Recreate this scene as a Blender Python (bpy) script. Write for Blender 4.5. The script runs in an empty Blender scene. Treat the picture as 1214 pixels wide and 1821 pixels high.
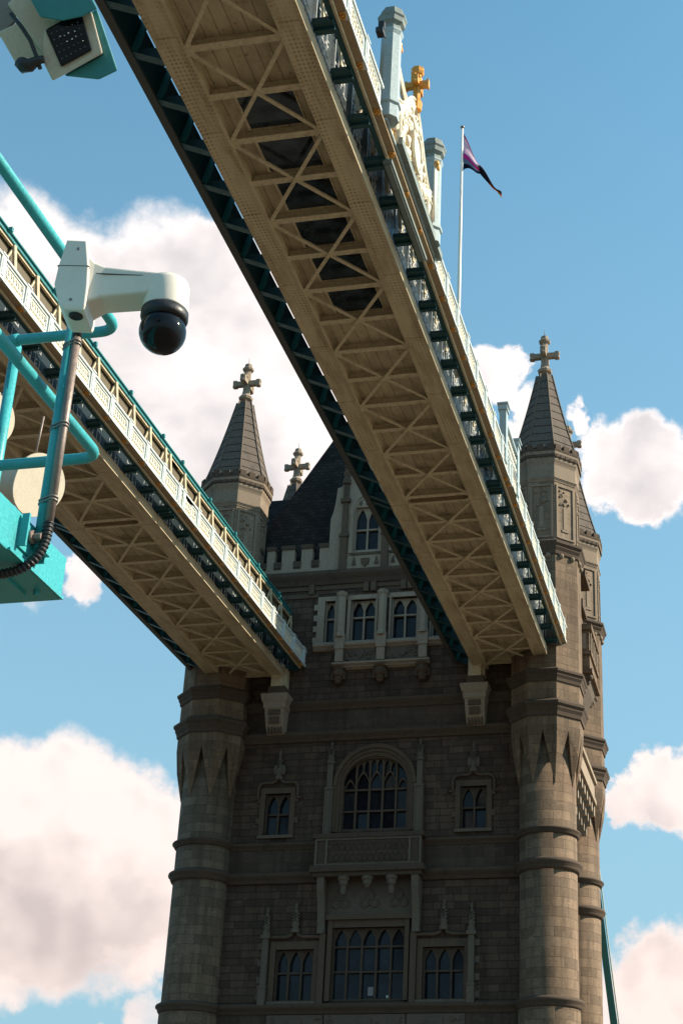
import bpy, math, random
from mathutils import Vector, Matrix
R = math.radians
random.seed(7)
SC = bpy.context.scene
COL = SC.collection

# ------------------------------------------------------------------ camera
cam_d = bpy.data.cameras.new("camera"); cam = bpy.data.objects.new("camera", cam_d); COL.objects.link(cam)
SC.camera = cam
YAW, PITCH, ROLL, FOC = -0.20604761, 0.44539239, 0.0214159, 2681.06
_f = Vector((math.sin(YAW)*math.cos(PITCH), math.cos(YAW)*math.cos(PITCH), math.sin(PITCH)))
_r0 = Vector((math.cos(YAW), -math.sin(YAW), 0)); _u0 = _r0.cross(_f)
_r = _r0*math.cos(ROLL) + _u0*math.sin(ROLL); _u = -_r0*math.sin(ROLL) + _u0*math.cos(ROLL)
cam.matrix_world = Matrix(((_r.x, _u.x, -_f.x, 0), (_r.y, _u.y, -_f.y, 0), (_r.z, _u.z, -_f.z, 0), (0, 0, 0, 1)))
cam_d.sensor_fit = 'AUTO'; cam_d.sensor_width = 36.0
cam_d.lens = FOC/1821*36.0
cam_d.shift_x = -202.716/1821; cam_d.shift_y = 81.917/1821
cam_d.clip_start = 0.05; cam_d.clip_end = 6000
def ray(px, py):
    return (_r*((px-809.716)/FOC) - _u*((py-992.417)/FOC) + _f).normalized()

# ------------------------------------------------------------------ world, sun, exposure
SUN_AZ, SUN_EL = R(76), R(37)         # azimuth from +Y towards +X
sun_dir = Vector((math.sin(SUN_AZ)*math.cos(SUN_EL), math.cos(SUN_AZ)*math.cos(SUN_EL), math.sin(SUN_EL)))
SC.view_settings.view_transform = 'Standard'; SC.view_settings.look = 'None'
SC.view_settings.exposure = 0.82; SC.view_settings.gamma = 1.0
W = bpy.data.worlds.new("World"); SC.world = W; W.use_nodes = True
nt = W.node_tree; nt.nodes.clear()
def N(t, tree, **kw):
    n = tree.nodes.new(t)
    for k, v in kw.items(): setattr(n, k, v)
    return n
class G:
    """small node-graph helper"""
    def __init__(s, tree): s.t = tree
    def link(s, v, sock):
        if isinstance(v, bpy.types.NodeSocket): s.t.links.new(v, sock)
        elif v is not None:
            try: sock.default_value = v
            except Exception: sock.default_value = (v, v, v)
    def math(s, op, a, b=None, c=None, clamp=False):
        n = N('ShaderNodeMath', s.t, operation=op, use_clamp=clamp)
        s.link(a, n.inputs[0])
        if b is not None: s.link(b, n.inputs[1])
        if c is not None: s.link(c, n.inputs[2])
        return n.outputs[0]
    def vmath(s, op, a, b=None, out=0):
        n = N('ShaderNodeVectorMath', s.t, operation=op)
        s.link(a, n.inputs[0])
        if b is not None: s.link(b, n.inputs[1])
        return n.outputs[out]
    def mix(s, fac, a, b, mode='MIX'):
        n = N('ShaderNodeMix', s.t, data_type='RGBA', blend_type=mode)
        s.link(fac, n.inputs[0]); s.link(a, n.inputs[6]); s.link(b, n.inputs[7])
        return n.outputs[2]
    def noise(s, vec, scale, detail=4, rough=.55, dist=0, out=0):
        n = N('ShaderNodeTexNoise', s.t)
        if vec is not None: s.link(vec, n.inputs['Vector'])
        n.inputs['Scale'].default_value = scale; n.inputs['Detail'].default_value = detail
        n.inputs['Roughness'].default_value = rough; n.inputs['Distortion'].default_value = dist
        return n.outputs[out]
    def ramp(s, v, a, b, lo=0., hi=1., smooth=True):
        n = N('ShaderNodeMapRange', s.t, interpolation_type='SMOOTHSTEP' if smooth else 'LINEAR')
        s.link(v, n.inputs[0]); n.inputs[1].default_value = a; n.inputs[2].default_value = b
        n.inputs[3].default_value = lo; n.inputs[4].default_value = hi
        return n.outputs[0]
    def mapping(s, vec, scale=(1, 1, 1), loc=(0, 0, 0)):
        n = N('ShaderNodeMapping', s.t); s.link(vec, n.inputs[0])
        n.inputs['Scale'].default_value = scale; n.inputs['Location'].default_value = loc
        return n.outputs[0]
g = G(nt)
sky = N('ShaderNodeTexSky', nt, sky_type='NISHITA', sun_disc=False)
sky.sun_elevation = SUN_EL; sky.sun_rotation = SUN_AZ
sky.air_density = 1.0; sky.dust_density = 0.6; sky.ozone_density = 1.5; sky.altitude = 0
tc = N('ShaderNodeTexCoord', nt).outputs['Generated']
# clouds: lumps fixed in directions of the sky, broken up by noise
n1 = g.noise(tc, 5.5, 8, .6, 0, 1); n2 = g.noise(tc, 22.0, 6, .6, 0, 1)
w1 = g.vmath('SCALE', g.vmath('SUBTRACT', n1, (.5, .5, .5))); w1.node.inputs[3].default_value = .11
w2 = g.vmath('SCALE', g.vmath('SUBTRACT', n2, (.5, .5, .5))); w2.node.inputs[3].default_value = .035
dw = g.vmath('ADD', g.vmath('ADD', tc, w1), w2)
CLOUDS = [  # (pixel x, y of the centre in the photograph), angular radius, weight
 (110, 560, .075, 1.), (290, 560, .085, 1.), (430, 660, .085, 1.), (560, 770, .07, 1.), (380, 800, .08, .9), (-40, 660, .07, .9), (230, 720, .08, .9), (600, 600, .06, .9), (500, 560, .06, .9), (330, 440, .04, .9),
 (868, 672, .022, 1.), (915, 750, .02, .9), (1020, 748, .013, .85),
 (1080, 822, .030, 1.1), (1145, 828, .036, 1.1), (1105, 880, .026, 1.1),
 (155, 1075, .018, .75), (60, 1095, .014, .4),
 (60, 1515, .066, 1.), (200, 1545, .064, 1.), (110, 1610, .055, .95), (-60, 1580, .07, 1.), (225, 1640, .04, .8), (10, 1690, .035, .7), (285, 1480, .034, .9), (265, 1790, .022, .6), (200, 1840, .02, .5),
 (1150, 1388, .026, 1.), (1215, 1390, .03, 1.), (1100, 1398, .018, .9),
 (1165, 1725, .04, .9), (1110, 1770, .04, .8), (1230, 1740, .04, .9), (1100, 1850, .04, .6)]
dens = None
for (px, py, rad, wt) in CLOUDS:
    d = g.vmath('DISTANCE', dw, tuple(ray(px, py)), out=1)
    v = g.ramp(d, rad*1.28, rad*.62, 0, wt)
    dens = v if dens is None else g.math('MAXIMUM', dens, v)
# scattered clouds over the part of the sky the photograph does not show
sep = N('ShaderNodeSeparateXYZ', nt); g.link(tc, sep.inputs[0])
behind = g.ramp(sep.outputs[1], .35, .1)
upm = g.ramp(sep.outputs[2], .02, .2)
scat = g.math('MULTIPLY', g.math('MULTIPLY', g.ramp(g.noise(tc, 2.2, 6, .6), .62, .74), behind), upm)
dens = g.math('MAXIMUM', dens, scat)
fbm = g.noise(tc, 17.0, 9, .60)
fbs = g.noise(g.vmath('ADD', tc, tuple(v*.016 for v in sun_dir)), 13.0, 3, .5)
fb0 = g.noise(tc, 13.0, 3, .5)
dens2 = g.ramp(g.math('ADD', dens, g.math('MULTIPLY', g.math('SUBTRACT', fbm, .5), .95)), .20, .80)
# cloud tone: relief turned to the sun, whiter near the rims, greyer in the thick of the cloud
relief = g.math('MULTIPLY', g.math('SUBTRACT', fb0, fbs), 2.6)
mass = g.ramp(g.noise(g.mapping(g.vmath('ADD', tc, w1), (1, 1, 2.0)), 4.6, 6, .55), .36, .62, .18, .9)
thin = g.ramp(dens, .55, 1., .55, 0.)
tone = g.math('ADD', g.math('ADD', mass, relief), thin, clamp=True)
ccol = g.mix(tone, (4.1, 3.88, 3.95, 1), (6.5, 6.05, 5.9, 1))
skyc = g.mix(1.0, sky.outputs[0], (.95, 1.44, 1.28, 1), 'MULTIPLY')
skyc = g.mix(g.ramp(sep.outputs[2], .72, .12, 0, .85, False), skyc, (1.9, 3.0, 3.75, 1))
ccol = g.mix(1.0, ccol, g.mix(g.ramp(sep.outputs[2], .18, .5, 0, 1, False), (.96, .865, .82, 1), (1., 1., 1., 1)), 'MULTIPLY')
allc = g.mix(dens2, skyc, ccol)
bg = N('ShaderNodeBackground', nt); g.link(allc, bg.inputs[0]); bg.inputs[1].default_value = .1
out = N('ShaderNodeOutputWorld', nt); nt.links.new(bg.outputs[0], out.inputs[0])
sd = bpy.data.lights.new("sun", 'SUN'); sd.energy = 5.0; sd.angle = R(.53); sd.color = (1., .88, .70)
so = bpy.data.objects.new("sun", sd); COL.objects.link(so)
so.rotation_euler = (-sun_dir).to_track_quat('-Z', 'Y').to_euler(); so.location = (60, 60, 90)

# ------------------------------------------------------------------ materials
def base(name, rough=.6, metal=0., spec=.4):
    m = bpy.data.materials.new(name); m.use_nodes = True
    t = m.node_tree; b = t.nodes['Principled BSDF']
    b.inputs['Roughness'].default_value = rough; b.inputs['Metallic'].default_value = metal
    b.inputs['Specular IOR Level'].default_value = spec
    return m, t, b, G(t)
def bump(t, b, h, strength=.4, dist=.02):
    n = N('ShaderNodeBump', t); n.inputs['Strength'].default_value = strength; n.inputs['Distance'].default_value = dist
    t.links.new(h, n.inputs['Height']); t.links.new(n.outputs[0], b.inputs['Normal'])
def ashlar(name, ca, cb, bw, rh, mortar, stain=.5, bstr=.5):
    m, t, b, q = base(name, .85, 0, .25)
    uv = N('ShaderNodeUVMap', t).outputs[0]; ob = N('ShaderNodeTexCoord', t).outputs['Object']
    uvw = q.vmath('ADD', uv, q.vmath('SCALE', q.noise(ob, 1.2, 2, .5, 0, 1)))
    uvw.node.inputs[1].links[0].from_node.inputs[3].default_value = .03
    br = N('ShaderNodeTexBrick', t); t.links.new(uvw, br.inputs[0])
    br.offset = .5; br.squash = 1.4; br.squash_frequency = 3
    br.inputs['Color1'].default_value = (*ca, 1); br.inputs['Color2'].default_value = (*cb, 1)
    br.inputs['Mortar'].default_value = (*[x*.5 for x in ca], 1)
    br.inputs['Scale'].default_value = 1.; br.inputs['Mortar Size'].default_value = mortar
    br.inputs['Mortar Smooth'].default_value = .4; br.inputs['Bias'].default_value = -.1
    br.inputs['Brick Width'].default_value = bw; br.inputs['Row Height'].default_value = rh
    st = q.noise(q.mapping(ob, (2.2, 2.2, .16)), 1., 7, .68)
    gr = q.noise(ob, 9., 5, .7)
    big = q.noise(ob, .35, 4, .6)
    soot = tuple(x*.28 for x in ca)
    c = q.mix(q.ramp(st, .42, .72, 0, stain+.15), br.outputs[0], (*soot, 1))
    pale = q.ramp(q.noise(q.mapping(ob, (.9, .9, 2.2)), 1.1, 5, .7), .56, .74, 0, .45)
    c = q.mix(pale, c, tuple(min(1, x*1.75) for x in ca)+(1,))
    c = q.mix(q.ramp(big, .35, .7, 0, .35), c, (.30, .22, .15, 1), 'OVERLAY')
    c = q.mix(.28, c, q.mix(q.ramp(gr, .3, .7), (.25, .25, .25, 1), (.8, .8, .8, 1)), 'OVERLAY')
    t.links.new(c, b.inputs['Base Color'])
    h = q.math('ADD', q.math('MULTIPLY', q.math('SUBTRACT', 1., br.outputs[1]), 1.), q.math('MULTIPLY', q.noise(ob, 5., 6, .7), .7))
    bump(t, b, h, bstr, .05)
    return m
def plain(name, col, rough=.6, metal=0., var=.25, dirt=(.1, .085, .065), damt=.35, dscale=1.2, spec=.4, streak=False, bstr=.15):
    m, t, b, q = base(name, rough, metal, spec)
    ob = N('ShaderNodeTexCoord', t).outputs['Object']
    d = q.noise(q.mapping(ob, (1, 1, .2)) if streak else ob, dscale, 6, .65)
    f = q.noise(ob, dscale*9, 4, .6)
    c = q.mix(q.ramp(d, .5, .78, 0, damt), (*col, 1), (*dirt, 1))
    c = q.mix(var, c, q.mix(q.ramp(f, .3, .7), (.3, .3, .3, 1), (.72, .72, .72, 1)), 'OVERLAY')
    t.links.new(c, b.inputs['Base Color'])
    t.links.new(q.ramp(f, .2, .8, max(rough-.12, .03), min(rough+.15, 1)), b.inputs['Roughness'])
    bump(t, b, f, bstr, .01)
    return m
def riveted(name, col):
    m, t, b, q = base(name, .55, 0, .35)
    ob = N('ShaderNodeTexCoord', t).outputs['Object']
    s = N('ShaderNodeSeparateXYZ', t); q.link(ob, s.inputs[0])
    # rivet rows: lattice of dots .16 m apart along the boom, .14 m across
    fx = q.math('SUBTRACT', q.math('FRACT', q.math('DIVIDE', s.outputs[0], .137)), .5)
    fy = q.math('SUBTRACT', q.math('FRACT', q.math('DIVIDE', s.outputs[1], .17)), .5)
    rr = q.math('SQRT', q.math('ADD', q.math('MULTIPLY', fx, fx), q.math('MULTIPLY', fy, fy)))
    dot = q.ramp(rr, .34, .2)
    st = q.noise(q.mapping(ob, (1.4, .35, 1)), 1.6, 6, .65)
    f = q.noise(ob, 11., 4, .6)
    rust = q.ramp(q.noise(ob, 2.3, 7, .72), .57, .70, 0, .9)
    c = q.mix(q.ramp(st, .4, .72, 0, .6), (*col, 1), (.26, .185, .10, 1))
    patch = q.ramp(q.noise(q.mapping(ob, (.8, .18, 1)), 1.4, 2, .4), .56, .60, 0, .35)
    c = q.mix(patch, c, (.60, .49, .32, 1))
    c = q.mix(q.math('MULTIPLY', dot, q.ramp(q.noise(q.mapping(ob, (1., .25, 1)), 2.2, 3, .6), .38, .66, .12, .75)), c, (.20, .13, .07, 1))
    c = q.mix(q.math('MULTIPLY', rust, q.ramp(f, .45, .7)), c, (.10, .055, .03, 1))
    t.links.new(c, b.inputs['Base Color'])
    bump(t, b, q.math('ADD', q.math('MULTIPLY', dot, .5), q.math('MULTIPLY', f, .3)), .4, .015)
    return m
M = {}
M['granite'] = ashlar('granite', (.105, .070, .049), (.052, .036, .027), .85, .40, .022, .5, .9)
M['ashlar'] = ashlar('ashlar', (.205, .141, .092), (.115, .080, .053), 1.15, .52, .018, .5, .45)
M['band'] = plain('weathered_band', (.078, .054, .038), .85, 0, .4, (.028, .023, .019), .6, 1.0, .25, False, .3)
M['trim'] = plain('pale_stone', (.28, .22, .163), .8, 0, .35, (.08, .066, .054), .55, 1.3, .25, True, .3)
M['trim_dark'] = plain('stained_stone', (.100, .067, .045), .85, 0, .45, (.025, .034, .028), .6, 1.1, .25, True, .3)
M['carved'] = plain('carved_stone', (.11, .085, .065), .85, 0, .6, (.06, .05, .04), .6, 3.0, .25, False, 1.)
M['spire'] = plain('spire_stone', (.115, .092, .076), .85, 0, .5, (.035, .029, .025), .7, 1.4, .25, False, .35)
M['cream'] = plain('cream_paint', (.53, .435, .29), .55, 0, .35, (.20, .135, .07), .75, .9, .35)
M['boom'] = riveted('riveted_cream_paint', (.53, .435, .29))
M['white'] = plain('white_paint', (.72, .70, .62), .5, 0, .2, (.40, .36, .28), .4, 1.4, .4)
M['cove'] = plain('shaded_cove_tan', (.30, .215, .125), .6, 0, .3, (.13, .09, .05), .5, 1.6)  # darker than the cream: shade of the down-facing cove put into the colour
M['weathered'] = plain('weathered_cap_paint', (.17, .21, .20), .6, 0, .4, (.06, .07, .065), .6, 2.5)
M['panel'] = plain('pale_panel_paint', (.54, .60, .60), .5, 0, .2, (.36, .34, .28), .4, 1.6, .4)
M['ornament'] = plain('cream_ornament', (.66, .61, .48), .5, 0, .5, (.35, .28, .16), .5, 7., .4, False, .6)
M['bluegrey'] = plain('pale_blue_paint', (.33, .41, .43), .45, 0, .18, (.26, .32, .33), .45, 1.2, .4, True)
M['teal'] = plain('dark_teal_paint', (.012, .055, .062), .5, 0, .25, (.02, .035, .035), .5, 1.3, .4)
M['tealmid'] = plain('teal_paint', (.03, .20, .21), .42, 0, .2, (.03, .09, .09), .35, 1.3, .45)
M['turq'] = plain('turquoise_paint', (.038, .33, .36), .42, 0, .22, (.05, .17, .17), .45, 7., .4, False, .12)
M['gold'] = plain('gilding', (.62, .28, .045), .45, .3, .45, (.35, .14, .03), .5, 6., .5, False, .4)
M['black'] = plain('black_rubber', (.018, .018, .02), .45, 0, .2, (.03, .03, .03), .3, 8., .4)
M['grey'] = plain('grey_steel', (.22, .20, .19), .45, .5, .2, (.12, .09, .07), .4, 6., .4)
M['pipe'] = plain('dull_steel_pipe', (.24, .185, .16), .45, .3, .2, (.10, .07, .055), .45, 5., .4)
M['camwhite'] = plain('camera_white_plastic', (.70, .65, .57), .42, 0, .06, (.55, .49, .41), .3, 5., .45, False, .03)
M['beige'] = plain('beige_housing', (.52, .45, .35), .5, 0, .12, (.36, .28, .18), .45, 7., .4, False, .05)
M['roofgrey'] = plain('lead_roof', (.17, .18, .19), .6, 0, .2)
M['trim_low'] = plain('shaded_pale_stone', (.125, .098, .073), .8, 0, .35, (.05, .042, .035), .55, 1.3, .25, True, .3)  # pale trim darkened for the lower facade: its shade is in the colour
M['web'] = plain('black_teal_web', (.008, .016, .018), .4, 0, .2, (.01, .015, .016), .3, 2., .3)
M['edge'] = plain('grimy_edge', (.07, .075, .07), .6, 0, .3)
M['glint'] = plain('lamp_glint', (.85, .80, .70), .2, 0, .1, spec=.8)  # near-white for the painted sun glints
M['ashlar_low'] = ashlar('dark_ashlar', (.088, .062, .045), (.058, .042, .031), 1.15, .52, .009, .35, .4)  # darker, greyer ashlar for the facade bands
M['ashlar_pale'] = ashlar('pale_ashlar', (.27, .20, .142), (.19, .143, .102), 1.1, .6, .014, .5, .4)  # paler turret top: the brighter light up there is in the colour
M['trim_mid'] = plain('brightened_weathered_stone', (.22, .168, .122), .8, 0, .4, (.055, .045, .037), .65, 1.2, .25, True, .3)  # upper turret trim, lightened in colour for the more open light
M['grille'] = plain('grille_paint', (.62, .62, .58), .5, 0, .2)
M['gilt_ground'] = plain('worn_gilt_ground', (.60, .36, .13), .5, .1, .4, (.62, .52, .36), .7, 4.)
M['inside'] = plain('walkway_cladding', (.11, .085, .048), .6, 0, .3, (.05, .04, .025), .5, 1.2)
def slate():
    m, t, b, q = base('slate', .75, 0, .12)
    uv = N('ShaderNodeUVMap', t).outputs[0]; ob = N('ShaderNodeTexCoord', t).outputs['Object']
    br = N('ShaderNodeTexBrick', t); t.links.new(uv, br.inputs[0])
    br.inputs['Color1'].default_value = (.034, .030, .027, 1); br.inputs['Color2'].default_value = (.018, .016, .0145, 1)
    br.inputs['Mortar'].default_value = (.010, .010, .010, 1); br.inputs['Scale'].default_value = 1.
    br.inputs['Mortar Size'].default_value = .02; br.inputs['Brick Width'].default_value = .45; br.inputs['Row Height'].default_value = .26
    c = q.mix(.4, br.outputs[0], q.mix(q.ramp(q.noise(ob, 1.5, 5, .6), .3, .7), (.2, .2, .2, 1), (.8, .78, .74, 1)), 'OVERLAY')
    t.links.new(c, b.inputs['Base Color'])
    bump(t, b, q.math('SUBTRACT', 1., br.outputs[1]), .7, .04)
    return m
M['slate'] = slate()
def glass(name, col, rough=.06, spec=.5, var=2.6):
    m, t, b, q = base(name, rough, 0, spec)
    ob = N('ShaderNodeTexCoord', t).outputs['Object']
    n = q.noise(ob, 1.1, 4, .6)
    t.links.new(q.mix(q.ramp(n, .35, .7), (*col, 1), (*[x*var for x in col], 1)), b.inputs['Base Color'])
    bump(t, b, q.noise(ob, 1.6, 2, .5), .08, .03)
    return m
M['glass'] = glass('window_glass', (.006, .008, .012), .10, .2)
M['floorglass'] = glass('floor_glass', (.008, .011, .013), .07, .5, 6.)  # strong pale patches imitate blue-grey reflections in the glass
M['dome'] = glass('smoked_dome', (.003, .003, .004), .06, .25)
M['lens'] = glass('lens_glass', (.02, .02, .022), .05, .8)
def planks():
    m, t, b, q = base('soffit_planks', .6, 0, .3)
    ob = N('ShaderNodeTexCoord', t).outputs['Object']
    s = N('ShaderNodeSeparateXYZ', t); q.link(ob, s.inputs[0])
    fx = q.math('FRACT', q.math('DIVIDE', s.outputs[0], .44))
    seam = q.ramp(q.math('ABSOLUTE', q.math('SUBTRACT', fx, .5)), .44, .5)
    st = q.noise(q.mapping(ob, (1., .5, 1)), 1.3, 6, .65)
    spots = q.ramp(q.noise(ob, 5., 5, .65), .60, .69, 0, .75)
    c = q.mix(q.ramp(st, .38, .70, 0, .7), (.50, .41, .27, 1), (.27, .20, .12, 1))
    c = q.mix(q.math('MULTIPLY', seam, .55), c, (.16, .11, .06, 1))
    c = q.mix(spots, c, (.16, .11, .06, 1))
    t.links.new(c, b.inputs['Base Color'])
    bump(t, b, q.math('SUBTRACT', 1., seam), .6, .04)
    return m
M['planks'] = planks()
def water():
    m, t, b, q = base('river_water', .12, 0, .5)
    ob = N('ShaderNodeTexCoord', t).outputs['Object']
    t.links.new(q.mix(q.ramp(q.noise(ob, .02, 4), .3, .7), (.08, .062, .038, 1), (.105, .082, .05, 1)), b.inputs['Base Color'])
    bump(t, b, q.noise(ob, .5, 5, .6), .5, .3)
    return m
M['water'] = water()
M['asphalt'] = plain('asphalt', (.06, .058, .055), .85, 0, .4, (.09, .085, .08), .4, .5)
M['paving'] = ashlar('granite_paving', (.125, .10, .072), (.10, .082, .06), .9, .6, .012, .2, .3)
M['paint_line'] = plain('road_paint', (.75, .74, .7), .6)
def flagmat():
    m, t, b, q = base('flag_cloth', .8, 0, .2)
    uv = N('ShaderNodeUVMap', t).outputs[0]
    s = N('ShaderNodeSeparateXYZ', t); q.link(uv, s.inputs[0])
    r = N('ShaderNodeValToRGB', t); r.color_ramp.interpolation = 'CONSTANT'
    cols = [(.30, .03, .12), (.80, .62, .72), (.74, .55, .68), (.70, .05, .36), (.22, .27, .38), (.015, .018, .06)]
    pos = [0, .08, .35, .56, .72, .86]
    e = r.color_ramp.elements
    e[0].position = 0; e[0].color = (*cols[0], 1); e[1].position = pos[1]; e[1].color = (*cols[1], 1)
    for p_, c_ in zip(pos[2:], cols[2:]): x = e.new(p_); x.color = (*c_, 1)
    q.link(s.outputs[1], r.inputs[0])
    far = q.ramp(s.outputs[0], .38, .44)
    tail = q.mix(q.ramp(s.outputs[1], .5, .7), (.012, .012, .03, 1), (.012, .012, .03, 1))
    tail = q.mix(q.math('MULTIPLY', q.ramp(s.outputs[0], .62, .7), q.ramp(s.outputs[1], .35, .6)), tail, (.62, .22, .03, 1))
    fc = q.mix(far, r.outputs[0], tail); t.links.new(fc, b.inputs['Base Color'])
    tr = N('ShaderNodeBsdfTranslucent', t); t.links.new(fc, tr.inputs[0]); mx = N('ShaderNodeMixShader', t); mx.inputs[0].default_value = .5
    t.links.new(b.outputs[0], mx.inputs[1]); t.links.new(tr.outputs[0], mx.inputs[2]); t.links.new(mx.outputs[0], t.nodes['Material Output'].inputs[0])
    return m
M['flag'] = flagmat()

# ------------------------------------------------------------------ mesh builder
class MB:
    def __init__(s): s.v = []; s.f = []; s.uv = []; s.sm = []
    def add(s, vs, fs, smooth=False, uvs=None):
        o = len(s.v); s.v += [tuple(p) for p in vs]
        for i, f in enumerate(fs):
            s.f.append(tuple(o+k for k in f)); s.sm.append(smooth)
            s.uv.append(uvs[i] if uvs else None)
    def box(s, x0, x1, y0, y1, z0, z1):
        if x0 > x1: x0, x1 = x1, x0
        if y0 > y1: y0, y1 = y1, y0
        if z0 > z1: z0, z1 = z1, z0
        v = [(x, y, z) for z in (z0, z1) for y in (y0, y1) for x in (x0, x1)]
        s.add(v, [(0, 2, 3, 1), (4, 5, 7, 6), (0, 1, 5, 4), (2, 6, 7, 3), (0, 4, 6, 2), (1, 3, 7, 5)]); return s
    def obox(s, c, ax, ay, az, hx, hy, hz):
        c = Vector(c); v = [c+ax*(i*hx)+ay*(j*hy)+az*(k*hz) for k in (-1, 1) for j in (-1, 1) for i in (-1, 1)]
        s.add(v, [(0, 2, 3, 1), (4, 5, 7, 6), (0, 1, 5, 4), (2, 6, 7, 3), (0, 4, 6, 2), (1, 3, 7, 5)]); return s
    def bar(s, p0, p1, w, h, up=(0, 0, 1)):
        p0 = Vector(p0); p1 = Vector(p1); d = p1-p0; L = d.length; d.normalize()
        a = d.cross(Vector(up)); a.normalize(); b = a.cross(d)
        return s.obox((p0+p1)/2, d, a, b, L/2, w/2, h/2)
    def rings(s, rs, cap0=True, cap1=True, smooth=False, uvf=None, closed=True):
        o = len(s.v); n = len(rs[0])
        for r_ in rs: s.v += [tuple(p) for p in r_]
        for i in range(len(rs)-1):
            for k in range(n if closed else n-1):
                k2 = (k+1) % n
                s.f.append((o+i*n+k, o+i*n+k2, o+(i+1)*n+k2, o+(i+1)*n+k)); s.sm.append(smooth)
                s.uv.append(uvf(i, k) if uvf else None)
        if cap0: s.f.append(tuple(o+k for k in range(n-1, -1, -1))); s.sm.append(False); s.uv.append(None)
        if cap1: s.f.append(tuple(o+(len(rs)-1)*n+k for k in range(n))); s.sm.append(False); s.uv.append(None)
        return s
    def lathe(s, prof, c=(0, 0, 0), n=32, smooth=True, ph=0., wrap=None):
        """prof: (radius, z); round about a vertical axis"""
        rs = [[(c[0]+r_*math.cos(ph+2*math.pi*k/n), c[1]+r_*math.sin(ph+2*math.pi*k/n), c[2]+z) for k in range(n)] for r_, z in prof]
        uvf = None
        if wrap:
            def uvf(i, k):
                a, b = 2*math.pi*k/n*wrap, 2*math.pi*(k+1)/n*wrap
                return [(a, prof[i][1]), (b, prof[i][1]), (b, prof[i+1][1]), (a, prof[i+1][1])]
        return s.rings(rs, True, True, smooth, uvf)
    def octo(s, prof, c=(0, 0, 0)):
        k = 1/math.cos(math.pi/8)
        return s.lathe([(a*k, z) for a, z in prof], c, 8, False, math.pi/8)
    def tube(s, pts, r, n=12, smooth=True, closed=False):
        pts = [Vector(p) for p in pts]; rs = []
        up = None
        for i, p in enumerate(pts):
            d = (pts[min(i+1, len(pts)-1)]-pts[max(i-1, 0)]).normalized()
            if up is None: up = d.orthogonal().normalized()
            a = (up-d*up.dot(d)).normalized(); up = a; b = d.cross(a)
            rad = r[i] if isinstance(r, (list, tuple)) else r
            rs.append([p+a*(rad*math.cos(2*math.pi*k/n))+b*(rad*math.sin(2*math.pi*k/n)) for k in range(n)])
        return s.rings(rs, True, True, smooth)
    def strip(s, A, B, y0, y1):
        """plate between polylines A (upper) and B (lower) in the xz plane, front at y0, back at y1"""
        n = len(A); o = len(s.v)
        s.v += [(x, y0, z) for x, z in A]+[(x, y0, z) for x, z in B]+[(x, y1, z) for x, z in A]+[(x, y1, z) for x, z in B]
        for i in range(n-1):
            for f in ((i, n+i, n+i+1, i+1), (2*n+i+1, 3*n+i+1, 3*n+i, 2*n+i), (i, i+1, 2*n+i+1, 2*n+i), (n+i+1, n+i, 3*n+i, 3*n+i+1)):
                s.f.append(tuple(o+k for k in f)); s.sm.append(False); s.uv.append(None)
        for f in ((0, 2*n, 3*n, n), (n-1, 2*n-1, 4*n-1, 3*n-1)):
            s.f.append(tuple(o+k for k in f)); s.sm.append(False); s.uv.append(None)
        return s
    def prism(s, poly, y0, y1, plane='xz'):
        """extrude a polygon (convex or simple) between two planes"""
        n = len(poly)
        mk = {'xz': lambda p, t: (p[0], t, p[1]), 'yz': lambda p, t: (t, p[0], p[1]), 'xy': lambda p, t: (p[0], p[1], t)}[plane]
        v = [mk(p, y0) for p in poly]+[mk(p, y1) for p in poly]
        fs = [tuple(range(n)), tuple(range(2*n-1, n-1, -1))]+[(i, n+i, n+(i+1) % n, (i+1) % n) for i in range(n)]
        s.add(v, fs); return s
    def ball(s, c, r, n=12, m=8, sq=(1, 1, 1)):
        prof = [(max(math.sin(math.pi*i/m), .001), -math.cos(math.pi*i/m)) for i in range(m+1)]
        rs = [[(c[0]+r*sq[0]*p*math.cos(2*math.pi*k/n), c[1]+r*sq[1]*p*math.sin(2*math.pi*k/n), c[2]+r*sq[2]*z) for k in range(n)] for p, z in prof]
        return s.rings(rs, True, True, True)
    def build(s, name, mat, parent=None, recalc=True):
        me = bpy.data.meshes.new(name); me.from_pydata(s.v, [], s.f)
        uvl = me.uv_layers.new(name='UVMap')
        me.polygons.foreach_set('use_smooth', s.sm)
        for p in me.polygons:
            u = s.uv[p.index]
            if u:
                for li, c in zip(p.loop_indices, u): uvl.data[li].uv = c
            else:
                nrm = p.normal
                if abs(nrm.z) > .8: tx, ty = Vector((1, 0, 0)), Vector((0, 1, 0))
                else:
                    tx = Vector((-nrm.y, nrm.x, 0)).normalized(); ty = nrm.cross(tx)
                    if abs(nrm.z) < .3: ty = Vector((0, 0, 1))
                for li in p.loop_indices:
                    co = me.vertices[me.loops[li].vertex_index].co; uvl.data[li].uv = (co.dot(tx), co.dot(ty))
        if recalc:
            import bmesh
            bm = bmesh.new(); bm.from_mesh(me); bmesh.ops.recalc_face_normals(bm, faces=bm.faces); bm.to_mesh(me); bm.free()
        me.materials.append(M[mat] if isinstance(mat, str) else mat)
        o = bpy.data.objects.new(name, me); COL.objects.link(o)
        if parent: o.parent = parent
        return o
def tag(o, label=None, cat=None, group=None, kind=None):
    if label: o['label'] = label
    if cat: o['category'] = cat
    if group: o['group'] = group
    if kind: o['kind'] = kind
    return o
def empty(name, label, cat, group=None, loc=(0, 0, 0)):
    o = bpy.data.objects.new(name, None); COL.objects.link(o); o.location = loc; o.empty_display_size = .3
    return tag(o, label, cat, group)
def copy_tree(o, parent=None):
    c = o.copy(); COL.objects.link(c); c.parent = parent
    for ch in list(o.children): copy_tree(ch, c)
    return c
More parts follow.
